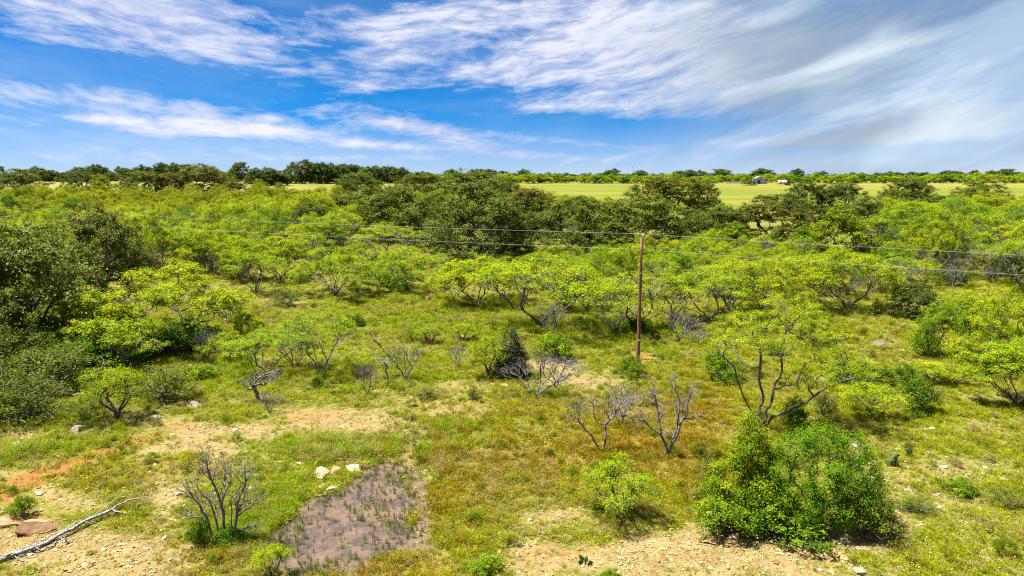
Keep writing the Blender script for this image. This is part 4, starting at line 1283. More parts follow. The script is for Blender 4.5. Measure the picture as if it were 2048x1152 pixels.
def instanced_leaf_material(name, transl=0.3):
    m, nt = new_mat(name)
    g = NT(nt)
    c = g.attr('icol', 'INSTANCER').outputs['Color']
    t = g.attr('tone').outputs['Fac']
    c = g.mix(1.0, c, g.mix(t, (0.62, 0.66, 0.6), (1.35, 1.25, 1.2)), 'MULTIPLY')
    b = g.n('ShaderNodeBsdfPrincipled')
    g.l(c, b.inputs['Base Color'])
    b.inputs['Roughness'].default_value = 0.6
    b.inputs['Specular IOR Level'].default_value = 0.05
    tr = g.n('ShaderNodeBsdfTranslucent')
    g.l(c, tr.inputs['Color'])
    mx = g.n('ShaderNodeMixShader')
    mx.inputs[0].default_value = transl
    g.l(b.outputs[0], mx.inputs[1])
    g.l(tr.outputs[0], mx.inputs[2])
    o = g.n('ShaderNodeOutputMaterial')
    g.l(mx.outputs[0], o.inputs[0])
    return m


M_GRASS = instanced_leaf_material('grass_blade', 0.48)
M_STONEI = instanced_leaf_material('small_stone', 0.0)


def tuft(name, seed, n, h, spread, lean, width, weed=0):
    rg = np.random.default_rng(seed)
    V, F3, tone = [], [], []
    for i in range(n):
        a, r = rg.random() * 6.283, spread * math.sqrt(rg.random())
        bx, by = math.cos(a) * r, math.sin(a) * r
        d = rg.random() * 6.283
        ln = lean * rg.uniform(0.2, 1.2)
        hh = h * rg.uniform(0.5, 1.15)
        w = width * rg.uniform(0.7, 1.3)
        sx, sy = -math.sin(d + rg.normal(0, 1)) * w, math.cos(d) * w
        mid = (bx + math.cos(d) * ln * hh * .35, by + math.sin(d) * ln * hh * .35, hh * .62)
        top = (bx + math.cos(d) * ln * hh, by + math.sin(d) * ln * hh, hh * (1 - .3 * ln))
        k = len(V)
        V += [(bx - sx, by - sy, 0), (bx + sx, by + sy, 0), (mid[0] - sx * .75, mid[1] - sy * .75, mid[2]), (mid[0] + sx * .75, mid[1] + sy * .75, mid[2]), top]
        F3 += [(k, k + 1, k + 3), (k, k + 3, k + 2), (k + 2, k + 3, k + 4)]
        tone += [rg.random()] * 5
    for i in range(weed):                      # broad leaves of low weeds
        c = rg.normal(0, spread * .7, 3)
        c[2] = h * rg.uniform(.15, .7)
        q = rg.normal(0, 1, (2, 3)) * np.array([1, 1, .5]) * width * 2.4
        k = len(V)
        V += [tuple(c - q[0]), tuple(c + q[1]), tuple(c + q[0]), tuple(c - q[1])]
        F3 += [(k, k + 1, k + 2), (k, k + 2, k + 3)]
        tone += [rg.random()] * 4
    me = mesh_from(name, np.array(V), [np.array(F3)], M_GRASS)
    fattr(me, 'tone', tone)
    return me


TUFTS = [tuft('grass_tuft', 1, 26, .27, .17, 1.0, .0075), tuft('grass_tuft', 2, 24, .20, .21, 1.2, .0085), tuft('grass_tuft', 3, 30, .36, .14, .7, .0065), tuft('weed_tuft', 4, 8, .20, .18, .8, .009, 26), tuft('weed_tuft', 5, 4, .15, .22, .8, .009, 34),
         tuft('reed_tuft', 6, 9, .48, .07, .22, .010)]


def rand_ground(n, d0, d1, half=43.0):
    az = R(-half) + R(2 * half) * rng.random(n)
    d = np.sqrt(d0 ** 2 + (d1 ** 2 - d0 ** 2) * rng.random(n))
    return d * np.sin(az), d * np.cos(az), d


def patches(x, y):
    return 0.5 + 0.5 * (0.5 * wob(x, y, 1.3, 21) + 0.5 * wob(x, y, 0.55, 22))


GP, GS, GI, GC = [], [], [], []
for (d0, d1, n, s0) in [(15, 30, 56000, .98), (30, 48, 62000, 1.12), (48, 75, 60000, 1.25), (75, 130, 50000, 1.6)]:
    x, y, d = rand_ground(n, d0, d1)
    b, o_, gd, lu = cover(x, y)
    pch = patches(x, y)
    wet = poly_dist(x, y, PUD) < 0.25 + .45 * wob(x, y, .8, 51)
    wet2 = (poly_dist(x, y, PUD2) < -0.5) & (rng.random(n) < .8)
    keep = rng.random(n) < np.clip(1.02 - 1.25 * np.clip(b, 0, 1) - 1.15 * np.clip(o_, 0, 1) + 0.3 * lu, 0.17, 1) * (0.35 + 0.75 * pch)
    keep &= ~(wet | wet2)
    keep &= ~((seg_dist(x, y, flat_at(826, 940), flat_at(852, 1092)) < .26) & (rng.random(n) < .85))
    x, y, d, b, o_, gd, lu, pch = [q[keep] for q in (x, y, d, b, o_, gd, lu, pch)]
    m = len(x)
    # colour of each plant: fresh, lush, golden or dry
    u = rng.random((m, 1))
    fresh = np.array([.160, .200, .004]) * (1 - u) + np.array([.275, .300, .012]) * u
    lush = np.array([.100, .180, .002]) * (1 - u) + np.array([.180, .270, .003]) * u
    gold = np.array([.150, .095, .003]) * (1 - u) + np.array([.240, .175, .008]) * u
    dry = np.array([.21, .175, .045]) * (1 - u) + np.array([.29, .25, .085]) * u
    olive = np.array([.075, .098, .006])
    c = fresh.copy()
    t = rng.random(m)
    k = t < np.clip(lu * .9, 0, .9)
    c[k] = lush[k]
    t = rng.random(m)
    k = t < np.clip(gd * .95, 0, .88)
    c[k] = gold[k]
    t = rng.random(m)
    k = t < 0.12 + 0.16 * np.clip(b, 0, 1) + 0.30 * (wob(x, y, 3.5, 31) + .5 * wob(x, y, 1.2, 33) > 0.22)
    c[k] = dry[k]
    k = rng.random(m) < 0.10
    c[k] = olive
    idx = rng.integers(0, 5, m)
    tall = (lu > .6) & (rng.random(m) < .5)
    idx[tall] = 2
    s = s0 * rng.uniform(.6, 1.35, m) * (0.45 + 0.85 * pch) * (1 + .35 * np.clip(lu, 0, 1)) * (1 - .55 * np.clip(b, 0, 1))
    GP.append(np.c_[x, y, terrain(x, y) - .01])
    GS.append(s)
    GI.append(idx)
    GC.append(c)
# reeds standing in the puddle
x = rng.uniform(min(p[0] for p in PUD) - 1, max(p[0] for p in PUD) + 1, 5200)
y = rng.uniform(min(p[1] for p in PUD) - 1, max(p[1] for p in PUD) + 1, 5200)
pd = poly_dist(x, y, PUD)
k = (pd < 0.5) & (rng.random(5200) < np.clip(0.15 + .45 * np.exp(-np.abs(pd) / .5) + .35 * (wob(x, y, 1.1, 41) > .35), 0, 1))
x, y = x[k], y[k]
m = len(x)
GP.append(np.c_[x, y, np.full(m, -.13)])
GS.append(rng.uniform(.28, .80, m))
GI.append(np.where(rng.random(m) < .5, 5, rng.integers(2, 5, m)))
u = rng.random((m, 1))
GC.append(np.array([.060, .085, .018]) * (1 - u) + np.array([.150, .19, .022]) * u)
GP, GS, GI, GC = np.concatenate(GP), np.concatenate(GS), np.concatenate(GI), np.concatenate(GC)
scatter('grass', TUFTS, GP, GS, rng.random(len(GP)) * 6.283, GI, GC, rng.normal(0, .12, len(GP)), label='tufts of green, golden and dry grass with low weeds')
print('grass tufts', len(GP))


def stone_mesh(name, seed, mat, sub=1, flat=.6):
    rg = np.random.default_rng(seed)
    import bmesh
    bm = bmesh.new()
    bmesh.ops.create_icosphere(bm, subdivisions=sub, radius=.5)
    planes = rg.normal(0, 1, (15, 3))
    planes /= np.linalg.norm(planes, axis=1, keepdims=True)
    dist = rg.uniform(.20, .40, 15)
    for v in bm.verts:
        p = np.array(v.co)
        for q, dd in zip(planes, dist):
            s = p @ q - dd
            if s > 0:
                p = p - q * s
        p = p * (1.22 + rg.normal(0, .022))
        v.co = (p[0] * 1.15, p[1] * .9, p[2] * flat)
    me = bpy.data.meshes.new(name)
    bm.to_mesh(me)
    bm.free()
    me.materials.append(mat)
    fattr(me, 'tone', rg.random(len(me.vertices)) * .5 + .25)
    return me


PEB = [stone_mesh('pebble', 50 + i, M_STONEI, 1, .55) for i in range(4)]
x, y, d = rand_ground(200000, 15, 62)
b, o_, gd, lu = cover(x, y)
k = rng.random(len(x)) < np.clip(b * .75 - .05, 0.012, 1) * np.where(d < 36, 1.0, .4)
k &= poly_dist(x, y, PUD) > .2
x, y, o_, d = x[k], y[k], o_[k], d[k]
m = len(x)
u = rng.random((m, 1))
pc = np.array([.13, .095, .045]) * (1 - u) + np.array([.30, .25, .155]) * u
q = rng.random(m) < .12 + .4 * o_
pc[q] = np.array([.22, .10, .03])
ps = np.exp(rng.normal(math.log(.065), .45, m))
scatter('pebbles', PEB, np.c_[x, y, terrain(x, y) + ps * .1], np.clip(ps, .025, .20), rng.random(m) * 6.283, rng.integers(0, 4, m), pc, rng.normal(0, .25, m), label='pale loose pebbles on the bare soil')


# undergrowth among the trees, far thicket and far woods
def strip_proto(key, mat):
    me = PROTO[key].crown.copy()
    me.materials.clear()
    me.materials.append(mat)
    return me


M_UND = instanced_leaf_material('undergrowth_leaf', 0.42)
UND = [strip_proto(k, M_UND) for k in ('grey0', 'bush1', 'grey2', 'small1')] + [PROTO['dead0'].wood, PROTO['dead3'].wood]
x, y, d = rand_ground(9000, 52, 255)
px, py, _ = project(x, y, terrain(x, y))
k = np.zeros(len(x), bool)
for P_ in POLYS:
    k |= in_poly(px, py, P_)
k &= rng.random(len(x)) < .62
edge = (~k) & (d > 52) & (d < 95) & (rng.random(len(x)) < .05) & (px > -100) & (px < 2150)
k |= edge
x, y = x[k], y[k]
m = len(x)
up_ = rng.integers(0, 6, m)
u = rng.random((m, 1))
uc = np.array([.075, .110, .004]) * (1 - u) + np.array([.185, .215, .008]) * u
scatter('undergrowth', UND, np.c_[x, y, terrain(x, y) - .05], np.where(up_ > 3, rng.uniform(.7, 1.7, m), rng.uniform(.3, .8, m)), rng.random(m) * 6.283, up_, uc, label='low brush growing between the trees of the thickets')

x, y, d = rand_ground(4200, 18, 72)
b, o_, gd, lu = cover(x, y)
k = (rng.random(len(x)) < np.clip(.95 - 1.1 * b, .06, 1) * np.clip(.55 + .9 * wob(x, y, 4.0, 61), 0, 1)) & (poly_dist(x, y, PUD) > .8)
x, y = x[k], y[k]
m = len(x)
u = rng.random((m, 1))
wc_ = np.array([.085, .130, .004]) * (1 - u) + np.array([.190, .225, .008]) * u
wc_[rng.random(m) < .20] = (.21, .18, .07)
wc_[rng.random(m) < .14] = (.055, .085, .006)
scatter('weeds', UND[:4], np.c_[x, y, terrain(x, y) - .05], np.clip(np.exp(rng.normal(math.log(.17), .4, m)), .07, .42), rng.random(m) * 6.283, rng.integers(0, 4, m), wc_, label='clumps of knee-high weeds in the open grass')

if far_thicket:
    ft = np.array(far_thicket)
    FT = [strip_proto('mesq%d' % k, M_UND) for k in range(4)]
    m = len(ft)
    u = rng.random((m, 1))
    fc = np.array([.125, .165, .004]) * (1 - u) + np.array([.240, .255, .008]) * u
    scatter('mesquite_thicket', FT, np.c_[ft[:, 0], ft[:, 1], terrain(ft[:, 0], ft[:, 1])], ft[:, 2] / 5.0, rng.random(m) * 6.283, rng.integers(0, 4, m), fc, label='far mass of lime mesquite crowns before the meadow')
print('thicket', len(cand), 'as stuff', len(far_thicket))

x, y, d = rand_ground(2600, 620, 2200, 46)
m = len(x)
FW = [strip_proto('foak%d' % k, M_UND) for k in range(4)]
u = rng.random((m, 1))
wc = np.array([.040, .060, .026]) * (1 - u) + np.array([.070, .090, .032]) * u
scatter('distant_woods', FW, np.c_[x, y, terrain(x, y) - 1.0], rng.uniform(.45, .85, m), rng.random(m) * 6.283, rng.integers(0, 4, m), wc, label='dark woods along the horizon')


# ------------------------------------------------------------------ simple solids
def plain(name, col, rough=.7, metal=0.0, spec=.4, var=.12, scale=6.0):
    m, nt = new_mat(name)
    g = NT(nt)
    tc = g.n('ShaderNodeTexCoord').outputs['Object']
    n = g.noise(tc, scale, 5.0, .6)
    c = g.mix(g.ramp(n, .3, .7), tuple(v * (1 - var) for v in col), tuple(min(1, v * (1 + var)) for v in col))
    b = g.n('ShaderNodeBsdfPrincipled')
    g.l(c, b.inputs['Base Color'])
    b.inputs['Roughness'].default_value = rough
    b.inputs['Metallic'].default_value = metal
    b.inputs['Specular IOR Level'].default_value = spec
    o = g.n('ShaderNodeOutputMaterial')
    g.l(b.outputs[0], o.inputs[0])
    return m


def boxes(name, lst, mat, parent=None):
    """lst of (cx, cy, cz, sx, sy, sz)"""
    V, F = [], []
    for (cx, cy, cz, sx, sy, sz) in lst:
        k = len(V)
        for dz in (-.5, .5):
            for dx, dy in ((-.5, -.5), (.5, -.5), (.5, .5), (-.5, .5)):
                V.append((cx + dx * sx, cy + dy * sy, cz + dz * sz))
        F += [(k, k + 3, k + 2, k + 1), (k + 4, k + 5, k + 6, k + 7), (k, k + 1, k + 5, k + 4), (k + 1, k + 2, k + 6, k + 5), (k + 2, k + 3, k + 7, k + 6), (k + 3, k, k + 4, k + 7)]
    return link(name, mesh_from(name, np.array(V), [np.array(F)], mat), parent)


def lathe(name, prof, k, mat, parent=None, axis='Z', loc=(0, 0, 0)):
    """profile of (radius, height) turned about an axis"""
    V, F = [], []
    for (r, h) in prof:
        for i in range(k):
            a = i * 6.28318 / k
            p = (r * math.cos(a), r * math.sin(a), h)
            if axis == 'X':
                p = (p[2], p[0], p[1])
            elif axis == 'Y':
                p = (p[0], p[2], p[1])
            V.append((p[0] + loc[0], p[1] + loc[1], p[2] + loc[2]))
    for j in range(len(prof) - 1):
        for i in range(k):
            F.append((j * k + i, j * k + (i + 1) % k, (j + 1) * k + (i + 1) % k, (j + 1) * k + i))
    caps = [np.array([list(range(k))[::-1]]), np.array([[(len(prof) - 1) * k + i for i in range(k)]])]
    return link(name, mesh_from(name, np.array(V), [np.array(F)] + caps, mat, k > 6), parent)


def root(name, x, y, z=None, rz=0.0):
    e = bpy.data.objects.new(name, None)
    COL.objects.link(e)
    e.location = (x, y, float(terrain(x, y)) if z is None else z)
    e.rotation_euler = (0, 0, rz)
    return e


# utility pole
def pole_material():
    m, nt = new_mat('pole_wood')
    g = NT(nt)
    mp = g.n('ShaderNodeMapping')
    mp.inputs['Scale'].default_value = (22.0, 22.0, 0.9)
    g.l(g.n('ShaderNodeTexCoord').outputs['Object'], mp.inputs[0])
    n1 = g.noise(mp.outputs[0], 1.0, 6.0, .65)
    c = g.mix(g.ramp(n1, .35, .66), (.075, .026, .017), (.205, .074, .036))
    b = g.n('ShaderNodeBsdfPrincipled')
    g.l(c, b.inputs['Base Color'])
    b.inputs['Roughness'].default_value = .85
    bu = g.n('ShaderNodeBump')
    bu.inputs['Strength'].default_value = .5
    bu.inputs['Distance'].default_value = .01
    g.l(n1, bu.inputs['Height'])
    g.l(bu.outputs[0], b.inputs['Normal'])
    o = g.n('ShaderNodeOutputMaterial')
    g.l(b.outputs[0], o.inputs[0])
    return m


M_POLE = pole_material()
M_GALV = plain('galvanised_metal', (.30, .30, .34), .5, .0)
M_CER = plain('ceramic', (.40, .42, .50), .35)
PX_, PY_, PZ_ = ground_at(1276, 718)
dep = float(project(PX_, PY_, PZ_)[2])
POLE_H = 8.75
pole = root('utility_pole', PX_, PY_)
tag(pole, 'single reddish-brown wooden utility pole carrying two wires', 'utility pole')
lathe('pole', [(.135, -.3), (.13, .6), (.118, 3.5), (.104, 6.5), (.092, POLE_H - .02), (.06, POLE_H)], 14, M_POLE, pole)
br = boxes('bracket', [(.115, -.02, POLE_H - .2, .05, .04, .62)], M_GALV, pole)
lathe('insulator', [(.03, POLE_H + .09), (.085, POLE_H + .13), (.05, POLE_H + .17), (.08, POLE_H + .21), (.035, POLE_H + .28)], 10, M_CER, pole, loc=(.115, -.02, 0))
lathe('clamp', [(.04, -.02), (.06, .02), (.06, .06), (.03, .10)], 10, M_GALV, pole, axis='X', loc=(.105, -.02, POLE_H - .83))
boxes('tag', [(0.0, -.128, 1.42, .10, .012, .13)], plain('tag_white', (.8, .8, .8), .5), pole)
boxes('tag', [(0.0, -.106, 6.25, .05, .012, .09)], plain('tag_grey', (.6, .6, .62), .5), pole)
boxes('ground_wire', [(-.10, -.07, 4.1, .014, .014, 8.0)], plain('dark_cable', (.22, .17, .2), .6), pole)
THINGS.append([pole, 1280, 600, 'utility pole', 'the wooden pole', None, 9, None, (PX_, PY_)])


def wire(name, p0, left, right, sag, label):
    line = []
    for end in (left, right):
        seq = []
        for t in np.linspace(0, 1, 40):
            q = np.array(p0) * (1 - t) + np.array(end) * t
            q[2] -= sag * 4 * t * (1 - t)
            seq.append(q)
        line = seq[::-1] if not line else line + seq[1:]
    line = np.array(line)
    rr = np.full(len(line) - 1, .0062)
    v, f = tubes(line[:-1], line[1:], rr, rr, 6)
    o = link(name, mesh_from(name, v, [f], plain(name + '_metal', (.26, .24, .30), .6, 0), True))
    tag(o, label, 'wire', 'overhead wires on the pole')
    return o


def wire_ends(py_left, py_right, ztop):
    """far ends of the two spans, so that they pass the photo's edges at the right heights"""
    dirv = np.array([-1.0, .53])
    L = np.array([PX_, PY_]) + dirv * 84
    Rr = np.array([PX_, PY_]) - dirv * 60
    return L, Rr


Zt = PZ_ + POLE_H + .27
Zl = PZ_ + POLE_H - .83
L_, R_ = wire_ends(413, 497, Zt)
wire('power_wire', (PX_ + .115, PY_ - .02, Zt), (L_[0], L_[1], Zt + .35), (R_[0], R_[1], Zt + .1), .42, 'upper thin overhead wire on the insulator at the pole top')
wire('power_wire', (PX_ + .21, PY_ - .02, Zl), (L_[0], L_[1], Zl + .25), (R_[0], R_[1], Zl + .05), .40, 'lower thin overhead wire clamped below the pole top')

# metal barn, corral and tank trailer beyond the field
M_TIN = plain('corrugated_tin', (.26, .30, .42), .45, .25, .4, .10, .6)
M_TIN2 = plain('roof_tin', (.20, .22, .30), .45, .3, .4, .10, .6)
M_DARK = plain('dark_opening', (.03, .03, .035), .9)
M_GREYP = plain('weathered_plank', (.13, .12, .13), .9, 0, .2, .2, 3)
M_WHITE = plain('white_tank_plastic', (.50, .44, .44), .45, 0, .4, .05)
M_BLACK = plain('black_rubber_and_steel', (.035, .03, .035), .7)
bx, by, bz = ground_at(1521, 368)
m_ = float(project(bx, by, bz)[2]) / FPX
barn = root('metal_barn', bx, by, rz=R(-8))
tag(barn, 'small pale blue-grey metal barn half hidden behind a tree', 'barn')
w2 = 3.7
sect = [(-w2 * 1.1, 0), (w2 * .98, 0), (w2 * .98, 1.3), (-.6, 4.0), (-w2 * 1.1, 2.4)]
V, F = [], []
for yy in (0, 7.0):
    V += [(x_, yy, z_) for x_, z_ in sect]
ring = [[i, (i + 1) % 5, (i + 1) % 5 + 5, i + 5] for i in (0, 1, 4)]
link('wall', mesh_from('barn_wall', np.array(V, float), [np.array(ring), np.array([[4, 3, 2, 1, 0][::-1], [5, 6, 7, 8, 9][::-1]])], M_TIN), barn)
for (a0, a1) in ((2, 3), (3, 4)):
    p0, p1 = sect[a0], sect[a1]
    vv = []
    for yy in (-.35, 7.35):
        for (q, ext) in ((p0, 0), (p1, 0)):
            vv.append((q[0], yy, q[1] + .03))
            vv.append((q[0], yy, q[1] + .11))
    f = [[0, 2, 6, 4], [1, 5, 7, 3], [0, 1, 3, 2], [4, 6, 7, 5], [0, 4, 5, 1], [2, 3, 7, 6]]
    link('roof', mesh_from('barn_roof', np.array(vv), [np.array(f)], M_TIN2), barn)
boxes('door', [(-.9, -.03, 1.1, 1.6, .05, 2.1)], M_DARK, barn)
seams = boxes('wall_ribs', [(x_, -.02, .62, .05, .04, 1.2) for x_ in np.arange(-4.8, 4.6, .8) if abs(x_ + .9) > 1.0], M_TIN2, barn)
# corral of weathered planks
cx0, cy0, _ = ground_at(1455, 368)
cx1, cy1, _ = ground_at(1490, 368.5)
cor = root('corral_fence', cx0, cy0, rz=math.atan2(cy1 - cy0, cx1 - cx0))
cl_ = math.hypot(cx1 - cx0, cy1 - cy0)
tag(cor, 'low grey plank corral fence left of the metal barn', 'fence')
for k_, z_ in enumerate((.45, .85, 1.25)):
    boxes('rail', [(cl_ / 2, 0, z_, cl_, .05, .26)], M_GREYP, cor)
for xx in np.linspace(0, cl_, 6):
    hh = 5.0 if xx == 0 else 1.5
    boxes('post', [(xx, .10, hh / 2, .16, .14, hh)], M_GREYP, cor)
tx, ty, tz = ground_at(1567, 370.5)
tr = root('tank_trailer', tx, ty, rz=R(3))
tag(tr, 'low dark trailer carrying two white tanks on the far field', 'trailer')
boxes('bed', [(0, 0, .62, 6.6, 1.9, .22)], M_BLACK, tr)
boxes('drawbar', [(-3.9, 0, .58, 1.4, .14, .12)], M_BLACK, tr)
boxes('pump_housing', [(2.75, 0, 1.2, 1.4, 1.5, .95)], M_BLACK, tr)
for xx in (-1.75, .65):
    lathe('tank', [(.45, -1.0), (.85, -.9), (.95, -.7), (.95, .7), (.85, .9), (.45, 1.0)], 18, M_WHITE, tr, axis='X', loc=(xx, 0, 1.72))
for xx in (1.4, 2.4):
    for yy in (-.85, .85):
        lathe('wheel', [(.20, -.13), (.40, -.11), (.42, 0), (.40, .11), (.20, .13)], 14, M_BLACK, tr, axis='Y', loc=(xx, yy, .42))
ux, uy, uz = ground_at(1507, 369.5)
tro = root('water_trough', ux, uy, rz=R(5))
tag(tro, 'low pale trough in front of the metal barn', 'trough')
boxes('side_wall', [(0, -.5, .4, 4.0, .06, .6), (0, .5, .4, 4.0, .06, .6), (-2, 0, .4, .06, 1, .6), (2, 0, .4, .06, 1, .6)], M_WHITE, tro)
boxes('base', [(0, 0, .07, 4.1, 1.1, .10)], M_GREYP, tro)


def mast(px, top, label):
    x_, y_, z_ = ground_at(px, 357.6)
    dd = float(project(x_, y_, z_)[2])
    h_ = (357.6 - top) * dd / FPX
    e = root('radio_mast', x_, y_)
    tag(e, label, 'mast', 'radio masts on the horizon')
    V, F, off = [], [], 0
    P0, P1 = [], []
    for k in range(3):
        a = k * 2.094
        P0.append((math.cos(a) * .6, math.sin(a) * .6, -1)); P1.append((math.cos(a) * .45, math.sin(a) * .45, h_))
    n = int(h_ / 2.5)
    for j in range(n):
        for k in range(3):
            a, b2 = k * 2.094, (k + 1) * 2.094
            P0.append((math.cos(a) * .55, math.sin(a) * .55, j * 2.5)); P1.append((math.cos(b2) * .55, math.sin(b2) * .55, j * 2.5 + 2.5))
    P0, P1 = np.array(P0), np.array(P1)
    v, f = tubes(P0, P1, np.full(len(P0), .11), np.full(len(P0), .11), 4)
    link('lattice', mesh_from('mast_lattice', v, [f], M_GALV), e)
    lathe('antenna', [(.5, h_), (.5, h_ + 2.2), (.1, h_ + 2.4)], 8, M_GALV, e)


mast(777, 331, 'lattice radio mast rising over the tall far grove')
mast(1264, 334, 'thin radio mast on the horizon above the far hedgerow')


# ------------------------------------------------------------------ rocks
def rock_mat(name, c1, c2):
    m, nt = new_mat(name)
    g = NT(nt)
    tc = g.n('ShaderNodeTexCoord').outputs['Object']
    n1 = g.noise(tc, 3.0, 7.0, .65)
    n2 = g.noise(tc, 14.0, 4.0, .7)
    c = g.mix(g.ramp(n1, .36, .64), c1, c2)
    c = g.mix(g.ramp(n2, .56, .72, 0, .6), c, (.20, .15, .11))
    b = g.n('ShaderNodeBsdfPrincipled')
    g.l(c, b.inputs['Base Color'])
    b.inputs['Roughness'].default_value = .9
    bu = g.n('ShaderNodeBump')
    bu.inputs['Strength'].default_value = .6
    bu.inputs['Distance'].default_value = .05
    g.l(n1, bu.inputs['Height'])
    g.l(bu.outputs[0], b.inputs['Normal'])
    o = g.n('ShaderNodeOutputMaterial')
    g.l(b.outputs[0], o.inputs[0])
    return m


M_RO = rock_mat('orange_sandstone', (0.165, 0.07875, 0.03), (0.225, 0.1387, 0.06375))
M_RP = rock_mat('pale_sandstone', (0.1725, 0.135, 0.08625), (0.255, 0.21, 0.1425))
M_RG = rock_mat('pinkish_sandstone', (0.1425, 0.0975, 0.075), (0.21, 0.1537, 0.1162))
ROCKM = {c: [stone_mesh('rock', 70 + i + 10 * j, mm, 3, .66) for i in range(4)] for j, (c, mm) in enumerate((('o', M_RO), ('p', M_RP), ('g', M_RG)))}
NEARLM = []


def rock(px, py, w_px, c, label=None, flat=1.0, group=None):
    x, y, z = ground_at(px, py)
    m = float(project(x, y, z)[2]) / FPX
    o = link('rock', random.choice(ROCKM[c]))
    s = w_px * m * 1.08
    o.scale = (s * .95, s * random.uniform(.8, 1.05), s * flat * random.uniform(.8, 1.05))
    o.location = (x, y, z + s * .06 * flat)
    o.rotation_euler = (random.uniform(-.2, .2), random.uniform(-.2, .2), random.uniform(0, 6.28))
    tag(o, label, 'rock', group)
    THINGS.append([o, px, py, 'rock', None, c, s, None, (x, y)])
    return o


rock(76, 1060, 62, 'o', 'large orange boulder above the fallen grey branch', 1.05)
rock(14, 1050, 56, 'o', 'orange boulder cut by the left edge, behind the large one', .9)
rock(38, 1035, 26, 'o', 'small dark-sided stone by the bright green sprout', .9)
rock(646, 948, 40, 'p', 'broad pale rock, left of the pair above the puddle', .8)
rock(672, 945, 30, 'o', 'orange rock, right of the pair above the puddle', 1.0)
rock(708, 940, 32, 'p', 'squarish pale rock at the upper shore of the puddle', 1.0)
rock(662, 980, 26, 'p', 'flat pale rock lying in the puddle edge', .7)
rock(640, 990, 20, 'o', 'small orange stone next to the flat rock in the puddle edge', .7)
rock(645, 972, 16, 'p', 'small pale stone above the flat rock in the puddle edge', .7)
rock(505, 982, 30, 'p', 'pale rock just behind the leafless shrub', .9)
rock(490, 1003, 26, 'p', 'pale rock among the stems of the leafless shrub', .9)
rock(430, 988, 20, 'p', 'pale stone left of the rocks behind the leafless shrub', .8)
rock(358, 990, 20, 'p', 'round pale stone on the strip of bare soil', .8)
rock(308, 838, 28, 'g', 'pinkish block at the foot of the left bank bushes', .9)
rock(392, 812, 26, 'g', 'pink stone on edge above the bare soil strip', 1.1)
rock(152, 862, 36, 'g', 'brown rock with dark side on the left bank', .8)
rock(228, 858, 26, 'g', 'flat pink stone on the left bank', .6)
rock(35, 892, 36, 'g', 'dark ledge stone low on the left bank near the edge of view', .7)
rock(30, 905, 22, 'p', 'pale stone under the dark ledge stone', .7)
rock(88, 897, 18, 'p', 'pale stone beside the strip of lush grass', .7)
rock(78, 987, 20, 'p', 'pale stone below the orange rut', .7)
rock(1712, 890, 34, 'p', 'flat pale slab to the right of the broad green bush', .5)
rock(1802, 702, 20, 'p', 'small flat white slab near the little far pool', .5)
rock(1740, 956, 20, 'p', 'flat stone between the slab and the prickly pear', .5)
rock(1744, 968, 15, 'p', 'small flat stone below the one near the prickly pear', .5)
rock(1728, 1098, 24, 'g', 'pale pink rock below the straggling bush', .7)
rock(1690, 1085, 22, 'g', 'pink rock at the gravel end of the thicket', .8)
rock(1668, 1086, 20, 'g', 'reddish rock in the shade of the broad bush', .8)
rock(1685, 1115, 24, 'o', 'orange rock in the gravel below the thicket', .7)
rock(1718, 1145, 30, 'p', 'blocky pale rock at the bottom of the view', .8)
rock(1465, 1075, 22, 'g', 'pink stone on the gravel left of the low bright bush', .7)
rock(1425, 1085, 32, 'o', 'broken orange rock half sunk in the gravel', .4)
rock(1862, 858, 16, 'p', 'pale stone on the grass below the lone round bush', .6)
rock(732, 638, 9, 'p', 'white stone alone on the upper clearing', .8)
rock(1008, 772, 18, 'p', 'pale hump stone left of the wide dead bush', .7)
for (px, py) in [(560, 925), (585, 920), (600, 928), (575, 945), (605, 955), (560, 960), (590, 962), (622, 958), (540, 985), (560, 978), (480, 985), (455, 990), (620, 915), (640, 912), (660, 908), (530, 1000)]:
    rock(px, py, random.uniform(10, 15), 'p', None, .7, 'small pale stones strewn above the puddle')
for (px, py) in [(1795, 898), (1860, 905), (1900, 905), (1985, 880), (1850, 860), (1750, 990), (1820, 980), (1880, 1015), (1800, 1012), (1925, 1000), (1700, 1020), (1795, 1025), (1905, 1070), (1960, 1050), (1760, 1115), (1650, 1110), (1860, 1095), (1780, 1060), (1770, 905), (1812, 925), (1888, 935), (1935, 950), (1970, 935), (1845, 955), (1905, 975), (2010, 960), (1870, 990), (1945, 1030), (1840, 1050), (1990, 1080), (1920, 1120), (1700, 1130), (1590, 1120), (1640, 1140)]:
    rock(px, py, random.uniform(11, 17), random.choice('ppg'), None, .5, 'flat stones on the grassy slope')
for (px, py) in [(120, 1000), (200, 985), (260, 960), (310, 930), (280, 1010), (300, 1055), (345, 1040), (20, 975), (240, 1090), (170, 1130), (60, 1110), (255, 1135), (330, 1075), (370, 1010), (345, 870), (400, 850), (260, 870), (190, 880), (470, 860)]:
    rock(px, py, random.uniform(10, 17), random.choice('ppo'), None, .6, 'stones on the bare left slope')

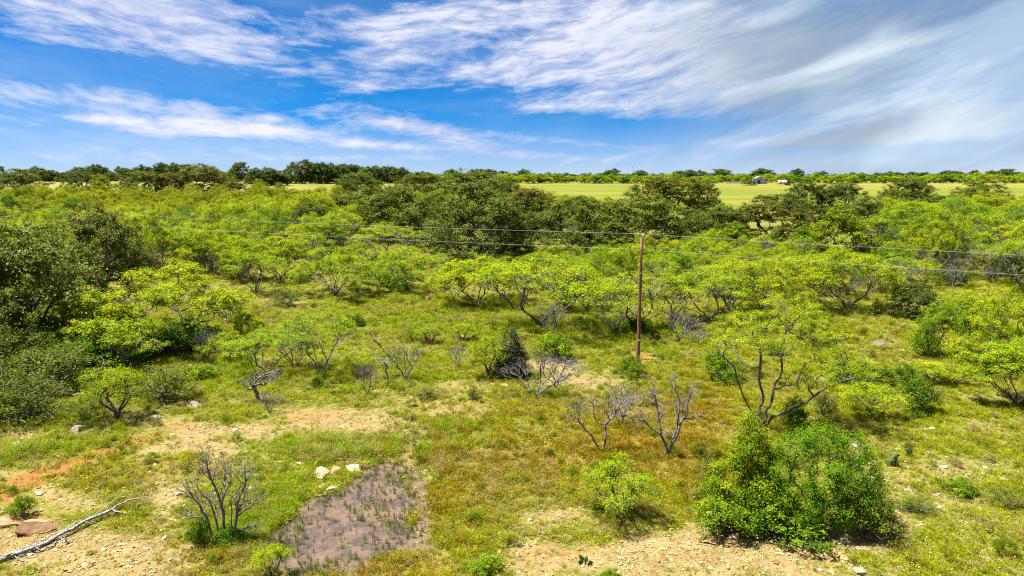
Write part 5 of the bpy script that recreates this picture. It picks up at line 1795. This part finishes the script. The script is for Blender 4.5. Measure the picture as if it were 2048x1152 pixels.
# ------------------------------------------------------------------ fallen branch, cactus, flowers
rg = np.random.default_rng(77)
b0 = np.array(ground_at(-30, 1142))
b1 = np.array(ground_at(258, 1012))
fb = root('fallen_branch', b0[0], b0[1])
fb['label'] = 'long weathered grey fallen branch on the bare soil by the boulder'
fb['category'] = 'branch'
dv = b1 - b0
dv[2] = 0
Lb = np.linalg.norm(dv)
ux_ = dv / Lb
sx_ = np.array([-ux_[1], ux_[0], 0])
main = [tuple(ux_ * Lb * t + sx_ * s + np.array([0, 0, z])) for t, s, z in ((.2, .08, .16), (.42, .0, .24), (.6, .05, .28), (.8, .0, .36), (.92, .12, .5), (1.0, .25, .62))]
tg = []
for t, s, z in ((.72, -.35, .12), (.85, -.25, .2), (.95, -.1, .3), (1.02, -.3, .15), (1.1, -.45, .1), (.9, -.5, .06), (.5, -.45, .05), (.62, -.5, .08), (.45, -.3, .1), (.3, -.35, .05), (.55, -.55, .12), (.25, -.5, .04), (.9, .1, .45), (1.05, -.15, .25), (.38, -.42, .06), (.7, .15, .4), (.15, -.3, .05), (.78, -.15, .4), (.66, -.62, .04), (1.15, -.35, .12)):
    tg.append(ux_ * Lb * t + sx_ * s * 1.3 + np.array([0, 0, z]))
for _ in range(46):
    tg.append(ux_ * Lb * random.uniform(.15, 1.15) + sx_ * random.uniform(-.75, .3) + np.array([0, 0, random.uniform(.03, .35)]))
P, par, tips = skeleton(rg, [main, [tuple(ux_ * Lb * .3 + sx_ * -.12 + np.array([0, 0, .12])), tuple(ux_ * Lb * .55 + sx_ * -.12 + np.array([0, 0, .16])), tuple(ux_ * Lb * .85 + sx_ * -.18 + np.array([0, 0, .26]))]], np.array(tg), .2, .22, .08)
P[0] = (0, 0, .12)
wm, _ = wood_mesh('fallen_branch', P, par, tips, .0105, 2.0, M_GREYW, .085)
link('limb', wm, fb)
b2 = ground_at(105, 795)
pile = root('dead_branch', b2[0], b2[1])
tag(pile, 'grey dead twiggy limb lying against the left bank bushes', 'branch')
rg2 = np.random.default_rng(78)
tg = np.c_[rg2.uniform(-1.6, 1.4, 60), rg2.uniform(-.5, .5, 60), rg2.uniform(.1, .8, 60)]
P, par, tips = skeleton(rg2, [[(-.8, 0, .5), (-1.4, 0, .5)], [(.7, 0, .4), (1.2, .1, .5)]], tg, .3, .2, .12)
wm, _ = wood_mesh('dead_branch', P, par, tips, .010, 2.1, M_GREYW, .08)
link('limb', wm, pile)

pad = stone_mesh('cactus_pad', 5, M_CACT, 2, 1.0)
for v in pad.vertices:
    v.co = (v.co[0] * .8, v.co[1] * .22, v.co[2] * 1.05 + .48)


def cactus(px, py, s, n, label):
    x, y, z = ground_at(px, py)
    e = root('prickly_pear', x, y)
    e.scale = (s, s, s)
    tag(e, label, 'cactus')
    rr = random.Random(int(px))
    tiers = []
    for i in range(n):
        o = link('pad', pad, e)
        if i < n * .45:
            a, r = rr.uniform(0, 6.28), rr.uniform(0, .9)
            o.location = (math.cos(a) * r, math.sin(a) * r, -.06)
            tiers.append(o.location.copy())
        else:
            b_ = rr.choice(tiers)
            o.location = (b_[0] + rr.uniform(-.25, .25), b_[1] + rr.uniform(-.2, .2), .55)
        k = rr.uniform(.5, .8)
        o.scale = (k, k, k)
        o.rotation_euler = (rr.uniform(-.35, .35), rr.uniform(-.5, .5), rr.uniform(0, 3.14))
        o.color = (1, 1, 1, 1)


cactus(1782, 932, .45, 16, 'grey-green prickly pear cactus with round pads on the stony slope')
cactus(1172, 1128, .26, 12, 'low prickly pear cactus among weeds in the bare gravel')
cactus(1815, 915, .36, 9, 'small prickly pear just behind the larger one on the slope')
cactus(1745, 1050, .38, 10, 'prickly pear pads at the end of the gravel-side thicket')

# wildflowers
fl = []
for cx, cy, sx, sy, n in ((1900, 1090, 130, 50, 90), (1760, 1090, 60, 30, 24), (150, 1140, 80, 14, 16), (1560, 1085, 120, 14, 40), (330, 1085, 60, 20, 10)):
    for _ in range(n):
        fl.append(ground_at(cx + random.gauss(0, sx), min(1150, cy + random.gauss(0, sy))))
fl = np.array(fl)
import bmesh as _bm
bmf = _bm.new()
_bm.ops.create_icosphere(bmf, subdivisions=1, radius=.5)
fme = bpy.data.meshes.new('flower_head')
bmf.to_mesh(fme)
bmf.free()
fme.materials.append(M_STONEI)
fattr(fme, 'tone', np.full(len(fme.vertices), .5))
fcol = np.array([random.choice([(.20, .03, .20), (.24, .06, .22), (.4, .4, .36), (.42, .28, .02)]) for _ in fl])
fl[:, 2] += .28
scatter('wildflowers', [fme], fl, rng.uniform(.035, .06, len(fl)), rng.random(len(fl)), np.zeros(len(fl)), fcol, label='scattered purple, white and yellow wildflower heads')

# ------------------------------------------------------------------ labels for what stands in numbers
ORD = ['nearest', 'second', 'third', 'fourth', 'fifth', 'sixth', 'seventh', 'eighth', 'ninth', 'tenth', 'eleventh', 'twelfth', 'thirteenth', 'fourteenth', 'fifteenth', 'sixteenth', 'seventeenth', 'eighteenth', 'nineteenth', 'twentieth']


def ordn(i):
    return ORD[i] if i < len(ORD) else '%dth' % (i + 1)


LMK = [(t[4], t[1], t[2]) for t in THINGS if t[4]]
LMK += [('the barn', 1521, 364), ('the tank trailer', 1567, 368), ('the left field mast', 777, 340)]
groups = {}
for t in THINGS:
    if t[0].get('label'):
        continue
    g_ = t[0].get('group')
    if g_ == 'mesquites of the thickets':
        nm, lx, ly = min(LMK, key=lambda l: (l[1] - t[1]) ** 2 + (2.0 * (l[2] - t[2])) ** 2)
        dx, dy = t[1] - lx, 2.0 * (t[2] - ly)
        side = ('to its right' if dx > 0 else 'to its left') if abs(dx) > abs(dy) else ('in front' if dy > 0 else 'behind')
        groups.setdefault((g_, nm, side), []).append((math.hypot(dx, dy), t))
    else:
        groups.setdefault((g_, None, None), []).append((t[1], t))


def tone_word(tint):
    r, g, b = tint
    if r > 1.1:
        return 'yellow-lime'
    if r >= 1.0:
        return 'lime green'
    if r > .85:
        return 'mid green'
    return 'darker green'


for (g_, nm, side), lst in groups.items():
    lst.sort(key=lambda q: q[0])
    n = len(lst)
    for i, (_, t) in enumerate(lst):
        if nm:
            thin = 'thin twiggy' if t[5].startswith('thin') else ('tall' if t[6] > 5.2 else ('low' if t[6] < 4.4 else 'leafy'))
            t[0]['label'] = '%s %s mesquite, %s %s of %s' % (thin, tone_word(t[7]), ordn(i), {'to its right': 'on the right', 'to its left': 'on the left', 'in front': 'in front', 'behind': 'behind'}[side], nm)
        else:
            what = {'oaks of the far left row': 'dark far oak left of the tall grove', 'oaks of the tall far grove': 'tall dark oak in the far grove past the gap',
                    'scrub trees of the far hedgerow': 'scrub tree in the far hedgerow behind the field', 'oaks behind the far hedgerow': 'dark oak crown rising behind the far hedgerow',
                    'small pale stones strewn above the puddle': 'small pale stone strewn above the puddle', 'flat stones on the grassy slope': 'flat stone on the grassy right slope',
                    'stones on the bare left slope': 'stone on the bare left slope'}[g_]
            if i == 0:
                pos = 'leftmost'
            elif i == n - 1:
                pos = 'rightmost'
            elif i < n / 2:
                pos = '%s from the left' % ordn(i)
            else:
                pos = '%s from the right' % ordn(n - 1 - i)
            t[0]['label'] = '%s, %s' % (what, pos)
    if nm:
        pass
print('things', len(THINGS), 'mesq', sum(1 for t in THINGS if t[3] == MS))
